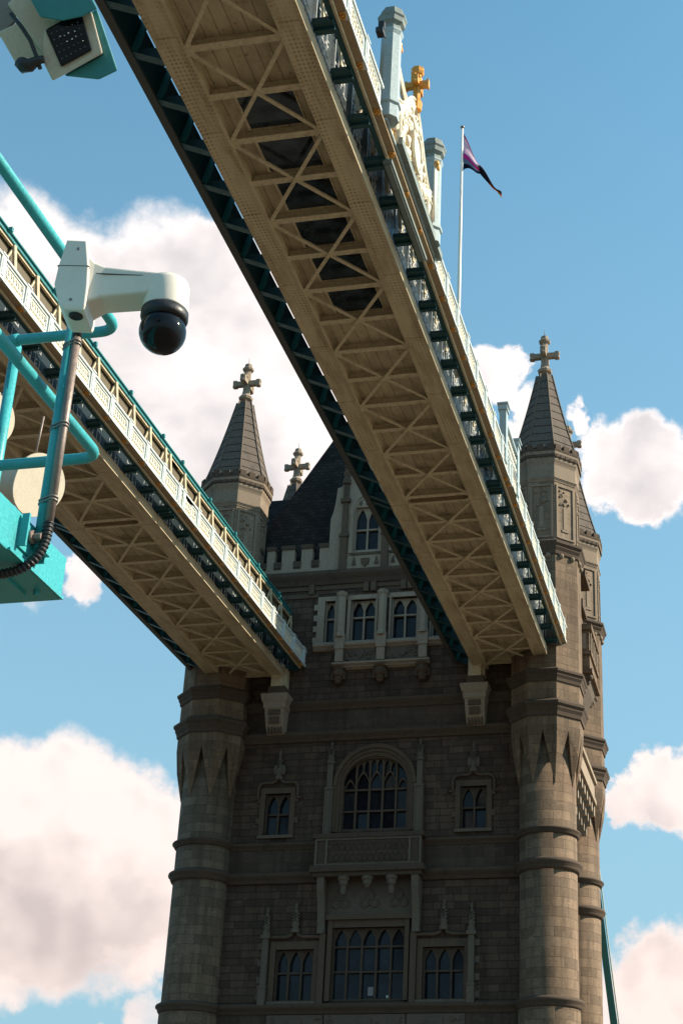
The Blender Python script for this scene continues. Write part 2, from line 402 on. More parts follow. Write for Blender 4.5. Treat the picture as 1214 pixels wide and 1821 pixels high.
def dup_at(o, parent, loc):
    """copy of a part (with its sub-parts), moved"""
    c = copy_tree(o, parent); c.location = loc; return c

# ------------------------------------------------------------------ setting below the frame
tag(MB().add([(-3000, -3000, -9.5), (3000, -3000, -9.5), (3000, 3000, -9.5), (-3000, 3000, -9.5)], [(0, 1, 2, 3)]) or None) if False else None
b = MB(); b.add([(-3000, -3000, -9.5), (3000, -3000, -9.5), (3000, 3000, -9.5), (-3000, 3000, -9.5)], [(0, 1, 2, 3)])
tag(b.build('river', 'water'), kind='structure')
tag(MB().box(-33, -9.3, -20, 76, -2.6, -1.75).build('bridge_deck', 'paving'), kind='structure')
tag(MB().box(-29, -13.5, -20, 76, -1.75, -1.746).build('road', 'asphalt'), kind='structure')
b = MB()
for y in range(-18, 76, 6): b.box(-21.2, -21.05, y, y+3, -1.746, -1.742)
tag(b.build('road_markings', 'paint_line'), kind='structure')
tag(MB().box(-9.25, 30, -25, 16, -9.6, -1.62).build('quay', 'paving'), kind='structure')
tag(MB().box(-46, 4, 70, 104, -9.6, -2.7).build('bridge_pier', 'paving'), kind='structure')

# ================================================================== TOWER
CX, FY, BY = -21.1, 80.0, 91.4
TS = 1.022          # size of the tower relative to its drawing
TX, AX = 9.85, 9.85
tower = empty('stone_bridge_tower', 'tall dark gothic stone tower with corner turrets, pointed spires and steep slate roof', 'tower', None, (CX*TS, FY*TS, -2.7*TS)); tower.scale = (TS, TS, TS)
def tw(mb, name, mat, parent=None):
    """part given in coordinates about the tower (x from its axis, y from the facade outwards negative, z true)"""
    p = parent or tower
    o = mb.build(name, mat, p)
    if p is tower: o.location = (0, 0, 2.7)
    return o
def sub(mb, name, mat, parent): return mb.build(name, mat, parent)

# --- wall with real openings
WIN = []   # (x0,x1,z0,z1)
low_side = [(-5.16, -3.0), (3.05, 5.34)]
mid_side = [(-6.4, -4.9), (4.95, 6.45)]
holes = [(-2., 2.06, 13.22, 17.1), (-1.92, 1.97, 22.5, 26.8)]
holes += [(a, c, 13.2, 15.98) for a, c in low_side] + [(a, c, 22.35, 24.8) for a, c in mid_side]
bay = [(-3.55, -2.9), (-1.95, -.4), (.55, 2.15), (3.0, 3.65)]
holes += [(a, c, 33.97, 36.66) for a, c in bay]
def grid_wall(mb, x0, x1, z0, z1, holes, y, dep):
    xs = sorted({x0, x1, *[h[0] for h in holes], *[h[1] for h in holes]}); zs = sorted({z0, z1, *[h[2] for h in holes], *[h[3] for h in holes]})
    for i in range(len(xs)-1):
        for j in range(len(zs)-1):
            cx, cz = (xs[i]+xs[i+1])/2, (zs[j]+zs[j+1])/2
            if any(h[0] < cx < h[1] and h[2] < cz < h[3] for h in holes): continue
            mb.add([(xs[i], y, zs[j]), (xs[i+1], y, zs[j]), (xs[i+1], y, zs[j+1]), (xs[i], y, zs[j+1])], [(0, 1, 2, 3)])
    for a, c, d, e in holes:
        q = [(a, d), (c, d), (c, e), (a, e)]
        for k in range(4):
            p0, p1 = q[k], q[(k+1) % 4]
            mb.add([(p0[0], y, p0[1]), (p0[0], y+dep, p0[1]), (p1[0], y+dep, p1[1]), (p1[0], y, p1[1])], [(0, 1, 2, 3)])
wall = MB(); grid_wall(wall, -TX, TX, -8, 38.7, holes, 0, .6)
D = BY-FY
wall.add([(TX, 0, -8), (TX, D, -8), (TX, D, 38.7), (TX, 0, 38.7)], [(0, 1, 2, 3)])
wall.add([(-TX, D, -8), (-TX, 0, -8), (-TX, 0, 38.7), (-TX, D, 38.7)], [(0, 1, 2, 3)])
wall.add([(TX, D, -8), (-TX, D, -8), (-TX, D, 38.7), (TX, D, 38.7)], [(0, 1, 2, 3)])
wall.add([(-TX, .61, 38.7), (TX, .61, 38.7), (TX, D, 38.7), (-TX, D, 38.7)], [(0, 1, 2, 3)])
tw(wall, 'wall', 'granite')
# --- string courses: (z0,z1,proj)
def band(z0, z1, pr, mat='band', x=TX):
    b = MB(); h = z1-z0
    prof = [(pr*.35, z0), (pr*.55, z0+.25*h), (pr*.9, z0+.5*h), (pr, z0+.62*h), (pr, z0+.85*h), (pr*.3, z1)]
    # front, right and left runs share one moulded profile
    def run(pts_of): b.rings([[pts_of(p, z) for p, z in prof]+[pts_of(-.12, z1), pts_of(-.12, z0)] for pts_of in pts_of], True, True)
    run([lambda p, z: (-x, -p, z), lambda p, z: (x+p, -p, z), lambda p, z: (x+p, D, z)])
    return tw(b, 'string_course', mat)
for z0, z1, pr in ((12.55, 13.12, .38), (19.6, 20.25, .42), (21.5, 21.95, .3), (27.8, 28.4, .4), (29.7, 30.35, .36), (37.75, 38.7, .5)): band(z0, z1, pr)
# smooth ashlar bands between the pairs of string courses
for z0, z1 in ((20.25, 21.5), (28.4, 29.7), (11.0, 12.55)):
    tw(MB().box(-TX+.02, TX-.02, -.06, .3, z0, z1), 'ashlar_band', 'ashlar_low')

# --- gothic windows
def arch_pts(a, c, zs, rise, n=8, pointed=True):
    """arch from (a,zs) to (c,zs)"""
    w = c-a; P = []
    for i in range(2*n+1):
        t = i/(2*n); x = a+w*t; u = abs(2*t-1)
        z = zs+rise*((1-u**1.6)**.75 if pointed else math.sqrt(max(0, 1-u*u)))
        P.append((x, z))
    return P
def cusped(a, c, z1, h, n=6):
    """trefoil-headed light"""
    w = c-a; P = []
    for i in range(4*n+1):
        t = i/(4*n); u = abs(2*t-1)
        z = z1-h+h*(1-u**1.7)**.8 + .05*h*abs(math.sin(t*math.pi*4))*-1.6*(u > .25)
        P.append((a+w*t, z))
    P[0] = (a, z1-h); P[-1] = (c, z1-h); return P
def gothic(a, c, z0, z1, lights, trans, name='window', mat='trim_dark', mw=.11, head=.62, big=None, yg=.42, pmat='glass', parent=None, yo=0):
    b = MB(); e = .09; yf, yb = yo+.18, yo+.36
    b.box(a-.0, a+e, yf-.1, yb, z0, z1 if not big else big[0]); b.box(c-e, c, yf-.1, yb, z0, z1 if not big else big[0])
    b.box(a+e, c-e, yf-.12, yb, z0, z0+.10)
    L = (c-a)/lights
    def ztop(x):
        if not big: return z1
        u = abs((x-(a+c)/2)/((c-a)/2)); return big[0]+big[1]*math.sqrt(max(0., 1-u**2.2))
    for i in range(1, lights):
        x = a+L*i; b.box(x-mw/2, x+mw/2, yf, yb, z0+.1, ztop(x)-.02)
    for zt in trans: b.box(a+e, c-e, yf+.02, yb+.002, zt-.05, zt+.05)
    for i in range(lights):
        xa, xc = a+L*i+(e if i == 0 else mw/2), a+L*(i+1)-(e if i == lights-1 else mw/2)
        if big:
            zh = min(ztop(xa), ztop(xc))-.02; zt = min(zh, big[0]+.12+(.55 if 0 < i < lights-1 else .1))
            P = cusped(xa, xc, zt-.06, .55); b.strip([(x, min(z+.13, zt+.12)) for x, z in P], P, yf+.02, yb-.004)
            if i in range(1, lights-1):
                xm = (xa+xc)/2; b.box(xm-.04, xm+.04, yf+.03, yb-.01, zt, ztop(xm)-.03)
                for xa_, xc_ in ((xa, xm-.04), (xm+.04, xc)):
                    zz = min(ztop(xa_), ztop(xc_))-.05; P = cusped(xa_, xc_, zz, .3); b.strip([(x, zz+.06) for x, z in P], P, yf+.04, yb-.02)
        else:
            P = cusped(xa, xc, z1-.1, head); b.strip([(x, z1) for x, z in P], P, yf+.02, yb-.004)
    if big:
        n = 24; A = []; B = []
        for i in range(n+1):
            x = a+(c-a)*i/n; B.append((x, ztop(x)-.05 if 0 < i < n else big[0]-.05)); A.append((x, z1))
        b.strip(A, B, yo+.04, yb)
    w = tw(b, name, mat, parent) if parent is None else sub(b, name, mat, parent)
    pb = MB()
    # each light is its own slightly tilted sheet so reflections differ
    for i in range(lights):
        for j, (za, zb) in enumerate(zip([z0]+list(trans), list(trans)+[z1])):
            t = random.uniform(-.03, .03); t2 = random.uniform(-.03, .03)
            xa, xc = a+L*i, a+L*(i+1)
            pb.add([(xa, yo+yg+t, za), (xc, yo+yg-t, za), (xc, yo+yg-t+t2, zb), (xa, yo+yg+t+t2, zb)], [(0, 1, 2, 3)])
    sub(pb, 'pane', pmat, w)
    return w
C_win = gothic(-2., 2.06, 13.22, 17.1, 5, (14.77, 16.1), head=.6, mat='band')
for a, c in low_side: gothic(a, c, 13.2, 15.98, 3, (14.75,), head=.6, mat='band')
gothic(-1.92, 1.97, 22.5, 26.8, 5, (23.65, 24.9), big=(25.25, 1.5), mat='trim_dark')
for a, c in mid_side: gothic(a, c, 22.35, 24.8, 2, (23.63,), head=.6, mat='band')
gothic(*bay[0], 33.97, 36.66, 1, (35.58,), head=.55, mat='trim'); gothic(*bay[3], 33.97, 36.66, 1, (35.58,), head=.55, mat='trim')
gothic(*bay[1], 33.97, 36.66, 2, (35.58,), head=.55, mat='trim'); gothic(*bay[2], 33.97, 36.66, 2, (35.58,), head=.55, mat='trim')
# notices standing behind the lower glazing
tw(MB().box(.0, .3, .395, .40, 13.55, 14.0), 'window_notice', 'grey')
tw(MB().box(1.02, 1.3, .395, .40, 13.42, 13.55), 'window_notice', 'white')

# --- bay at walkway level: jambs, pilasters, sill, carved panels, corbels
b = MB()
for x0, x1 in ((-4.0, -3.55), (-2.9, -2.75), (-2.15, -1.95), (-.4, -.28), (.42, .55), (2.15, 2.3), (2.9, 3.0), (3.65, 4.1)): b.box(x0, x1, -.12, .3, 33.97, 36.66)
b.box(-4.0, 4.1, -.125, .3, 36.66, 36.95)
for i, z in enumerate((33.97, 34.7, 35.4, 36.1)):
    b.box(-4.22, -4.0, -.11, .2, z, z+.36); b.box(4.1, 4.32, -.11, .2, z, z+.36)
tw(b, 'bay_surround', 'trim')
for x in (-2.45, .07, 2.6):
    b = MB(); b.octo([(.30, 34.15), (.30, 34.3), (.24, 34.45), (.235, 36.75), (.30, 36.85), (.34, 37.0), (.2, 37.1)], (x, -.3, 0))
    b.box(x-.3, x+.3, -.45, 0, 33.4, 34.15); b.box(x-.24, x+.24, -.4, 0, 32.6, 33.4)
    o = tw(b, 'bay_pilaster', 'trim')
    cb = MB(); cb.octo([(.16, 31.25), (.2, 31.4), (.27, 31.5), (.22, 31.62), (.33, 31.75), (.36, 31.95), (.3, 32.05), (.42, 32.2)], (x, -.25, 0))
    for s in (-1, 1): cb.box(x+s*.36-.06, x+s*.36+.06, -.3, 0, 31.5, 32.0)
    sub(cb, 'corbel', 'trim_dark', o)
b = MB(); prof = [(-.1, 33.42), (-.24, 33.5), (-.2, 33.56), (-.36, 33.66), (-.38, 33.78), (-.3, 33.84), (-.14, 33.97), (.2, 33.97), (.2, 33.42)]
b.rings([[(x, y, z) for y, z in prof] for x in (-4.1, 4.2)]); tw(b, 'bay_sill', 'trim')
b = MB(); prof = [(-.1, 32.16), (-.3, 32.26), (-.26, 32.34), (-.42, 32.44), (-.42, 32.54), (-.2, 32.64), (.2, 32.64), (.2, 32.16)]
b.rings([[(x, y, z) for y, z in prof] for x in (-2.85, 3.0)]); tw(b, 'bay_base_moulding', 'trim')
def carved(x0, x1, z0, z1, y, seed, n=16, parent=None, name='carved_panel', mat='carved', depth=.07):
    rnd = random.Random(seed); b = MB(); b.box(x0, x1, y, y+.2, z0, z1)
    for i in range(n):
        x, z = rnd.uniform(x0+.12, x1-.12), rnd.uniform(z0+.1, z1-.1); r_ = rnd.uniform(.05, .12)
        b.ball((x, y, z), r_, 8, 5, (1, depth/r_, 1))
        a = rnd.uniform(0, 6.28); P = [(x+.2*math.cos(a+t)*t*.5, y-.01, z+.2*math.sin(a+t)*t*.5) for t in (0, .5, 1., 1.5, 2.)]
        P = [(min(max(p[0], x0+.05), x1-.05), p[1], min(max(p[2], z0+.05), z1-.05)) for p in P]
        b.tube(P, .03, 5)
    # shield in the middle
    xm, zm = (x0+x1)/2, (z0+z1)/2; s = (z1-z0)*.36
    b.prism([(xm-s*.8, zm+s), (xm+s*.8, zm+s), (xm+s*.8, zm), (xm, zm-s), (xm-s*.8, zm)], y-.06, y+.02)
    return tw(b, name, mat, parent)
carved(-2.2, -.2, 32.66, 33.42, -.16, 1); carved(.34, 2.35, 32.66, 33.42, -.16, 2)
# frieze under the main cornice
b = MB()
for x0, x1 in ((-9., -4.), (4.1, 9.)): b.box(x0, x1, -.1, .2, 36.95, 37.2)
for x in (-4.6, -1.2, -.75, 1.1, 1.5, 4.6): b.box(x, x+.32, -.22, .2, 37.15, 37.74)
b.box(-8, 8, -.08, .2, 37.45, 37.74); tw(b, 'frieze', 'trim_dark')
# --- arched window surround: moulded rings, buttress pilasters, balcony
def arch_band(b, ro, ri, cz, zi, yf, x=.02, n=28, drop=None):
    A = []; B = []
    for i in range(n+1):
        t = math.pi*i/n; co, si = math.cos(t), math.sin(t)
        A.append((x-ro*co, cz+zi[0]*si)); B.append((x-ri*co, cz+zi[1]*si))
    b.strip(A, B, yf, .2)
b = MB(); arch_band(b, 2.42, 2.2, 25.1, (2.38, 2.16), -.24); arch_band(b, 2.2, 2.02, 25.1, (2.16, 1.95), -.14); arch_band(b, 2.02, 1.86, 25.15, (1.95, 1.66), -.06)
for s in (-1, 1):
    x = .02+s*2.11; b.box(x-.09, x+.09, -.14, .2, 22.4, 25.1); x = .02+s*1.94; b.box(x-.08, x+.08, -.06, .18, 22.4, 25.15)
    x = .02+s*2.31; b.box(x-.11, x+.11, -.2, .2, 22.4, 25.1)
tw(b, 'arch_hood', 'trim_dark')
def pinnacle(b, x, z0, z1, w, y=-.25):
    h = z1-z0
    b.octo([(w, z0), (w, z0+.12*h), (w*.7, z0+.16*h), (w*.95, z0+.3*h), (w*.62, z0+.36*h), (w*.35, z0+.62*h), (w*.55, z0+.68*h), (w*.2, z0+.78*h), (w*.42, z0+.86*h), (w*.12, z1)], (x, y, 0))
    for k in range(3):
        zz = z0+h*(.42+.1*k)
        for s in (-1, 1): b.ball((x+s*w*.62, y, zz), w*.3, 6, 4); b.ball((x, y-w*.6, zz), w*.3, 6, 4)
for x in (-2.6, 2.62):
    b = MB(); b.box(x-.2, x+.2, -.3, .1, 22.1, 24.85); b.box(x-.26, x+.26, -.36, .1, 24.85, 24.98); b.box(x-.16, x+.16, -.26, .1, 24.98, 26.4)
    for s in (-1, 1): b.box(x+s*.2-.035, x+s*.2+.035, -.34, 0, 22.1, 24.85)
    o = tw(b, 'buttress', 'trim_low'); b = MB(); pinnacle(b, x, 26.4, 27.75, .22, -.14); sub(b, 'pinnacle', 'trim_low', o)
# balcony below it
b = MB()
b.box(-3.15, 3.15, -1.05, 0, 21.85, 22.1); b.box(-2.95, 2.95, -.92, 0, 20.3, 21.85)
b.box(-3.2, 3.2, -1.15, 0, 19.95, 20.3); b.box(-3.05, 3.05, -.98, 0, 19.72, 19.95)
bal = tw(b, 'balcony', 'band')
b = MB()
for x in (-2.95, -2.35, 2.35, 2.95):
    b.box(x-.06, x+.06, -.99, -.9, 20.32, 21.83)
b.box(-2.95, 2.95, -.985, -.9, 20.31, 20.42); b.box(-2.95, 2.95, -.985, -.9, 21.72, 21.84); sub(b, 'balcony_rail', 'trim_low', bal)
b = MB()
for i in range(14):
    x = -2.1+i*.323
    for z in (20.75, 21.35): b.tube([(x+.14*math.cos(t*.785), -.93, z+.22*math.sin(t*.785)) for t in range(9)], .035, 5)
sub(b, 'pierced_panel', 'band', bal)
for x in (-1.35, 1.35, 0):
    b = MB(); b.octo([(.1, 18.75 if x else 19.1), (.16, 19.0 if x else 19.2), (.13, 19.2), (.22, 19.3), (.24, 19.5), (.3, 19.55), (.32, 19.72)], (x, -.7, 0)); sub(b, 'corbel', 'trim_low', bal)
def scroll(x):
    b = MB(); P = [(-.9, 19.72), (-.82, 19.1), (-.6, 18.5), (-.42, 17.8), (-.34, 17.2), (-.4, 16.75), (0, 16.75), (0, 19.72)]
    b.prism(P, x-.2, x+.2, 'yz'); return tw(b, 'scroll_bracket', 'trim_low')
scroll(-2.62); scroll(2.68)
tw(MB().box(-2.4, 2.46, -.3, .1, 17.5, 17.78), 'window_head', 'trim_dark')
# trefoil spandrel over the lower middle window
b = MB(); b.box(-2.4, 2.46, -.1, .1, 17.78, 19.72)
for cx_ in (-1.6, 0.03, 1.66):
    for k in range(3):
        a = math.pi/2+k*2.094; x, z = cx_+.3*math.cos(a), 18.55+.3*math.sin(a)
        b.tube([(x+.23*math.cos(t*.523), -.12, z+.23*math.sin(t*.523)) for t in range(13)], .05, 6)
tw(b, 'carved_panel', 'carved')
b = MB()
for x0, x1 in ((-2.25, -2.0), (2.06, 2.3)): b.box(x0, x1, -.2, .2, 13.2, 17.5)
b.box(-2.0, 2.06, -.12, .17, 17.1, 17.5); tw(b, 'window_surround', 'trim_dark')
# --- hood moulds, surrounds and finials of the small windows
def small_hood(a, c, ztop, drop, zsill, zfin, mat='trim_dark'):
    xm = (a+c)/2; b = MB()
    b.box(a-.28, a, -.1, .2, zsill, ztop-.35); b.box(c, c+.28, -.1, .2, zsill, ztop-.35); b.box(a-.28, c+.28, -.105, .2, ztop-.9+.28, ztop-.28)
    for i in range(4):
        z = zsill+.1+i*(ztop-zsill-.6)/4
        if i % 2: b.box(a-.48, a-.28, -.09, .2, z, z+.34); b.box(c+.28, c+.48, -.09, .2, z, z+.34)
    o = tw(b, 'window_surround', mat)
    b = MB(); xo = (c-a)/2+.42
    P = [(xm-xo-.22, -.16, drop), (xm-xo, -.16, drop), (xm-xo, -.16, ztop-.3), (xm-xo+.08, -.16, ztop-.1), (xm-xo+.3, -.16, ztop), (xm-.35, -.16, ztop), (xm-.12, -.16, ztop+.12), (xm, -.18, ztop+.4),
         (xm+.12, -.16, ztop+.12), (xm+.35, -.16, ztop), (xm+xo-.3, -.16, ztop), (xm+xo-.08, -.16, ztop-.1), (xm+xo, -.16, ztop-.3), (xm+xo, -.16, drop), (xm+xo+.22, -.16, drop)]
    b.tube(P, .085, 8); sub(b, 'hood_mould', 'trim_dark', o)
    b = MB(); pinnacle(b, xm, ztop+.15, zfin, .2, -.18); b.ball((xm-.22, -.15, ztop+.75), .16, 6, 5, (1, .8, 2.)); b.ball((xm+.22, -.15, ztop+.75), .16, 6, 5, (1, .8, 2.)); sub(b, 'finial', 'trim_low', o)
    sub(MB().box(a-.3, c+.3, -.22, .17, zsill-.16, zsill), 'sill', 'trim_low', o)
    return o
for a, c in mid_side: small_hood(a, c, 25.42, 24.5, 22.34, 27.35)
def low_hood(a, c, out):
    xm = (a+c)/2; b = MB()
    b.box(a-.3, a, -.12, .2, 13.2, 16.4); b.box(c, c+.3, -.12, .2, 13.2, 16.4); b.box(a, c, -.1, .17, 15.98, 16.4)
    o = tw(b, 'window_surround', 'trim_dark')
    b = MB(); b.tube([(a-.45, -.2, 16.62), (xm-.5, -.2, 16.62), (xm-.2, -.2, 16.72), (xm, -.22, 17.1), (xm+.2, -.2, 16.72), (xm+.5, -.2, 16.62), (c+.45, -.2, 16.62)], .1, 8); sub(b, 'hood_mould', 'trim_dark', o)
    b = MB(); pinnacle(b, xm, 16.85, 18.5, .22, -.2); sub(b, 'finial', 'trim_low', o)
    x = out; b = MB(); b.box(x-.2, x+.2, -.4, .1, 13.0, 13.9); b.box(x-.24, x+.24, -.44, .1, 13.9, 14.0); b.box(x-.16, x+.16, -.32, .1, 14.0, 16.55); b.box(x-.26, x+.26, -.4, .1, 16.55, 16.75)
    bt = tw(b, 'buttress', 'trim_low'); b = MB(); pinnacle(b, x, 16.75, 18.3, .2, -.2); sub(b, 'pinnacle', 'trim_low', bt)
    s = 1 if out > 0 else -1; b = MB()
    for z in (13.3, 14.2, 15.1, 16.0): sub(MB().box(x+s*.17, x+s*.42, -.07, .1, z, z+.35), 'quoin', 'trim_low', bt)
    sub(MB().box(a-.3, c+.3, -.28, .16, 13.05, 13.2), 'sill', 'trim_low', o)
low_hood(*low_side[0], -5.72); low_hood(*low_side[1], 5.72)
for x in (-2.5, 2.56):
    b = MB(); b.box(x-.16, x+.16, -.3, .1, 13.0, 16.75); tw(b, 'buttress', 'trim_dark')
# quatrefoil course under the lowest sill
for x0, x1, sd_ in ((-5.4, -2.3, 11), (-2.2, 2.2, 12), (2.3, 5.4, 13)): carved(x0, x1, 11.2, 12.5, -.12, sd_, 18)

# --- corbel brackets that carry the walkways
def corbel_bracket(x):
    b = MB()
    b.rings([[(x-w, 0, z), (x+w, 0, z), (x+w, -d, z), (x-w, -d, z)] for w, d, z in ((.5, .3, 28.15), (.52, .55, 28.3), (.54, .8, 28.75), (.56, .95, 29.2), (.58, 1.0, 29.6), (.66, 1.1, 29.7), (.66, 1.1, 29.95), (.74, 1.2, 30.1), (.80, 1.28, 30.35), (.80, 1.28, 30.5))])
    o = tw(b, 'corbel_bracket', 'trim')
    b = MB(); b.box(x-.36, x+.36, -1.06, -.98, 29.25, 29.55); b.box(x-.3, x+.3, -1.0, -.9, 28.75, 29.15)
    for k in range(5): b.box(x-.42+k*.19, x-.34+k*.19, -.74, -.6, 28.2, 28.62)
    sub(b, 'carved_face', 'trim_dark', o)
    b = MB(); b.box(x-.5, x+.5, -.95, 0, 30.5, 31.05); sub(b, 'bearing_block', 'trim_dark', o)
    b = MB(); b.box(x-.34, x+.34, -.95, -.1, 31.05, 32.42); b.box(x-.48, x-.34, -.6, -.1, 31.05, 32.4); b.box(x+.34, x+.48, -.6, -.1, 31.05, 32.4); sub(b, 'steel_post', 'cream', o)
corbel_bracket(5.85); corbel_bracket(-5.95)

# --- parapet with battlements
def battlement(x0, x1):
    b = MB(); b.box(x0, x1, 0., .45, 38.7, 39.35)
    gaps = [g_ for g_ in (-7.95, -7.0, -5.75, -4.6) ] if x0 < 0 else [g_ for g_ in (4.15, 5.3, 6.55, 7.5)]
    x = x0
    for g_ in gaps:
        if g_ > x: b.box(x, g_, 0, .45, 39.35, 40.35)
        x = g_+.45
    b.box(x, x1, 0, .45, 39.35, 40.35)
    o = tw(b, 'parapet', 'trim')
    x = x0
    for g_ in gaps:
        if g_ > x+.05: sub(MB().box(x-.04, g_+.04, -.08, .53, 40.35, 40.62), 'coping', 'band', o)
        b = MB(); b.box(g_-.02, g_+.47, -.09, .5, 39.3, 39.5); b.rings([[(g_, 0, z), (g_+.45, 0, z), (g_+.45, -w, z), (g_, -w, z)] for w, z in ((.02, 39.02), (.1, 39.12), (.09, 39.3))])
        sub(b, 'crenel_sill', 'band', o); x = g_+.45
    sub(MB().box(x-.04, x1, -.08, .53, 40.35, 40.62), 'coping', 'band', o)
battlement(-8.2, -3.56); battlement(3.56, 8.2)
# --- dormer gable
Z0 = 38.7
b = MB(); gw = [(-2.03, -.42), (.42, 2.03)]
L_ = [(-3.56, Z0), (-3.56, 42.3), (-3.42, 42.7), (-3.3, 43.4), (-3.22, 44.4), (-2.95, 44.5), (-2.75, 45.2), (-2.35, 46.2), (-1.6, 47.6), (-.9, 48.7), (0, 49.6)]
hs = [(a, c, 39.93, 42.95) for a, c in gw]
# gable front: strips of wall between the openings, then the head above them
def zt(x):
    x = -abs(x)
    for (xa, za), (xb, zb) in zip(L_[1:], L_[2:]):
        if xa <= x <= xb: return za+(zb-za)*(x-xa)/(xb-xa+1e-9)
    return L_[-1][1]
xs = sorted({*[p[0] for p in L_], *[-p[0] for p in L_], -2.03, -.42, .42, 2.03, -1.22, 1.22})
for xa, xb in zip(xs, xs[1:]):
    xm = (xa+xb)/2; inw = any(h[0] < xm < h[1] for h in hs)
    za, zb = zt(xa+1e-6 if xa < 0 else xa-1e-6), zt(xb-1e-6 if xb <= 0 else xb+1e-6)
    if abs(xa) > 3.5 and xa < 0: za = 42.3
    if abs(xb) > 3.5 and xb > 0: zb = 42.3
    segs = [(Z0, 39.93), (42.95, None)] if inw else [(Z0, None)]
    for lo, hi in segs:
        b.strip([(xa, hi or za), (xb, hi or zb)], [(xa, lo), (xb, lo)], -.02, .5)
gab = tw(b, 'gable', 'trim')
for a, c in gw:
    gothic(a, c, 39.93, 42.95, 2, (41.45,), name='gable_window', mat='trim', head=.75, parent=gab)
    xm = (a+c)/2; b = MB()
    for ro, zz, y in ((1.0, 1.45, -.12), (.9, 1.25, -.07)):
        n = 20; A = [(xm-(ro+.1)*math.cos(math.pi*i/n), 42.3+(zz+.12)*math.sin(math.pi*i/n)**.9) for i in range(n+1)]; B = [(xm-ro*math.cos(math.pi*i/n)*.93, 42.3+zz*math.sin(math.pi*i/n)**.9) for i in range(n+1)]
        b.strip(A, B, y, .1)
    b.box(xm-1.08, xm-.86, -.1, .1, 39.8, 42.3); b.box(xm+.86, xm+1.08, -.1, .1, 39.8, 42.3); sub(b, 'ogee_hood', 'trim', gab)
    b = MB(); rnd = random.Random(5)
    for i in range(9): b.ball((xm+rnd.uniform(-.45, .45), -.03, 43.15+rnd.uniform(-.1, .3)), .1, 7, 5, (1, .5, 1))
    sub(b, 'carving', 'carved', gab)
    b = MB(); b.box(xm-.95, xm+.95, -.07, .1, 39.65, 39.82); b.prism([(xm-.25, 39.4), (xm+.25, 39.4), (xm+.25, 39.1), (xm, 38.85), (xm-.25, 39.1)], -.12, .05)
    for s in (-.7, .7): b.prism([(xm+s-.13, 39.0), (xm+s+.13, 39.0), (xm+s, 39.55)], -.08, .05)
    sub(b, 'shield_panel', 'trim_dark', gab)
for x in (-2.62, 2.62, 0):
    b = MB(); b.box(x-.22, x+.22, -.22, .1, Z0, 40.9); b.box(x-.28, x+.28, -.28, .1, 40.9, 41.1); b.box(x-.17, x+.17, -.17, .1, 41.1, 44.6); b.box(x-.3, x+.3, -.28, .1, 43.3, 43.55); pinnacle(b, x, 44.6, 47.2, .24, -.08)
    sub(b, 'buttress', 'trim_dark', gab)
# --- roof
b = MB(); b.rings([[(-9.4, .9, 40.0), (9.4, .9, 40.0), (9.4, D-.9, 40.0), (-9.4, D-.9, 40.0)], [(-2.9, 4.9, 54.5), (2.9, 4.9, 54.5), (2.9, D-4.9, 54.5), (-2.9, D-4.9, 54.5)]])
roof = tw(b, 'roof', 'slate')
for s in (-1, 1):
    b = MB(); b.rings([[(s*x, 2.6, 40.5), (s*x, D/2, 47.0), (s*x, D-2.6, 40.5)] for x in (4.5, 9.9)]); sub(b, 'side_gable_roof', 'slate', roof)
b = MB(); b.rings([[(-3.3, y, 40.0), (0, y, 49.3), (3.3, y, 40.0)] for y in (.5, 5.)]); sub(b, 'gable_roof', 'slate', roof)
sub(MB().bar((-2.9, D/2, 54.6), (2.9, D/2, 54.6), .25, .3), 'ridge', 'roofgrey', roof)

# --- corner turrets
def cross_mesh(z):
    b = MB()
    b.octo([(.24, z-1.35), (.40, z-1.25), (.44, z-1.1), (.36, z-1.0), (.27, z-.9), (.22, z-.6), (.21, z+.9), (.33, z+1.0), (.36, z+1.12), (.24, z+1.22), (.22, z+1.45), (.08, z+1.55)])
    for ax in (Vector((1, 0, 0)), Vector((0, 1, 0))):
        ay = Vector((0, 0, 1)).cross(ax)
        for s in (-1, 1):
            b.obox(Vector((0, 0, z))+ax*(s*.45), ax, ay, Vector((0, 0, 1)), .28, .15, .17)
            b.obox(Vector((0, 0, z))+ax*(s*.78), ax, ay, Vector((0, 0, 1)), .13, .17, .23)
            for k in (-1, 1): b.ball(Vector((0, 0, z+.16*k))+ax*(s*.83), .15, 7, 5)
    b.ball((0, -.24, z+.42), .16, 7, 5); b.ball((0, -.26, z+.62), .1, 7, 5)
    b.tube([(0, 0, z+1.5), (0, 0, z+2.0)], .018, 5)
    return b
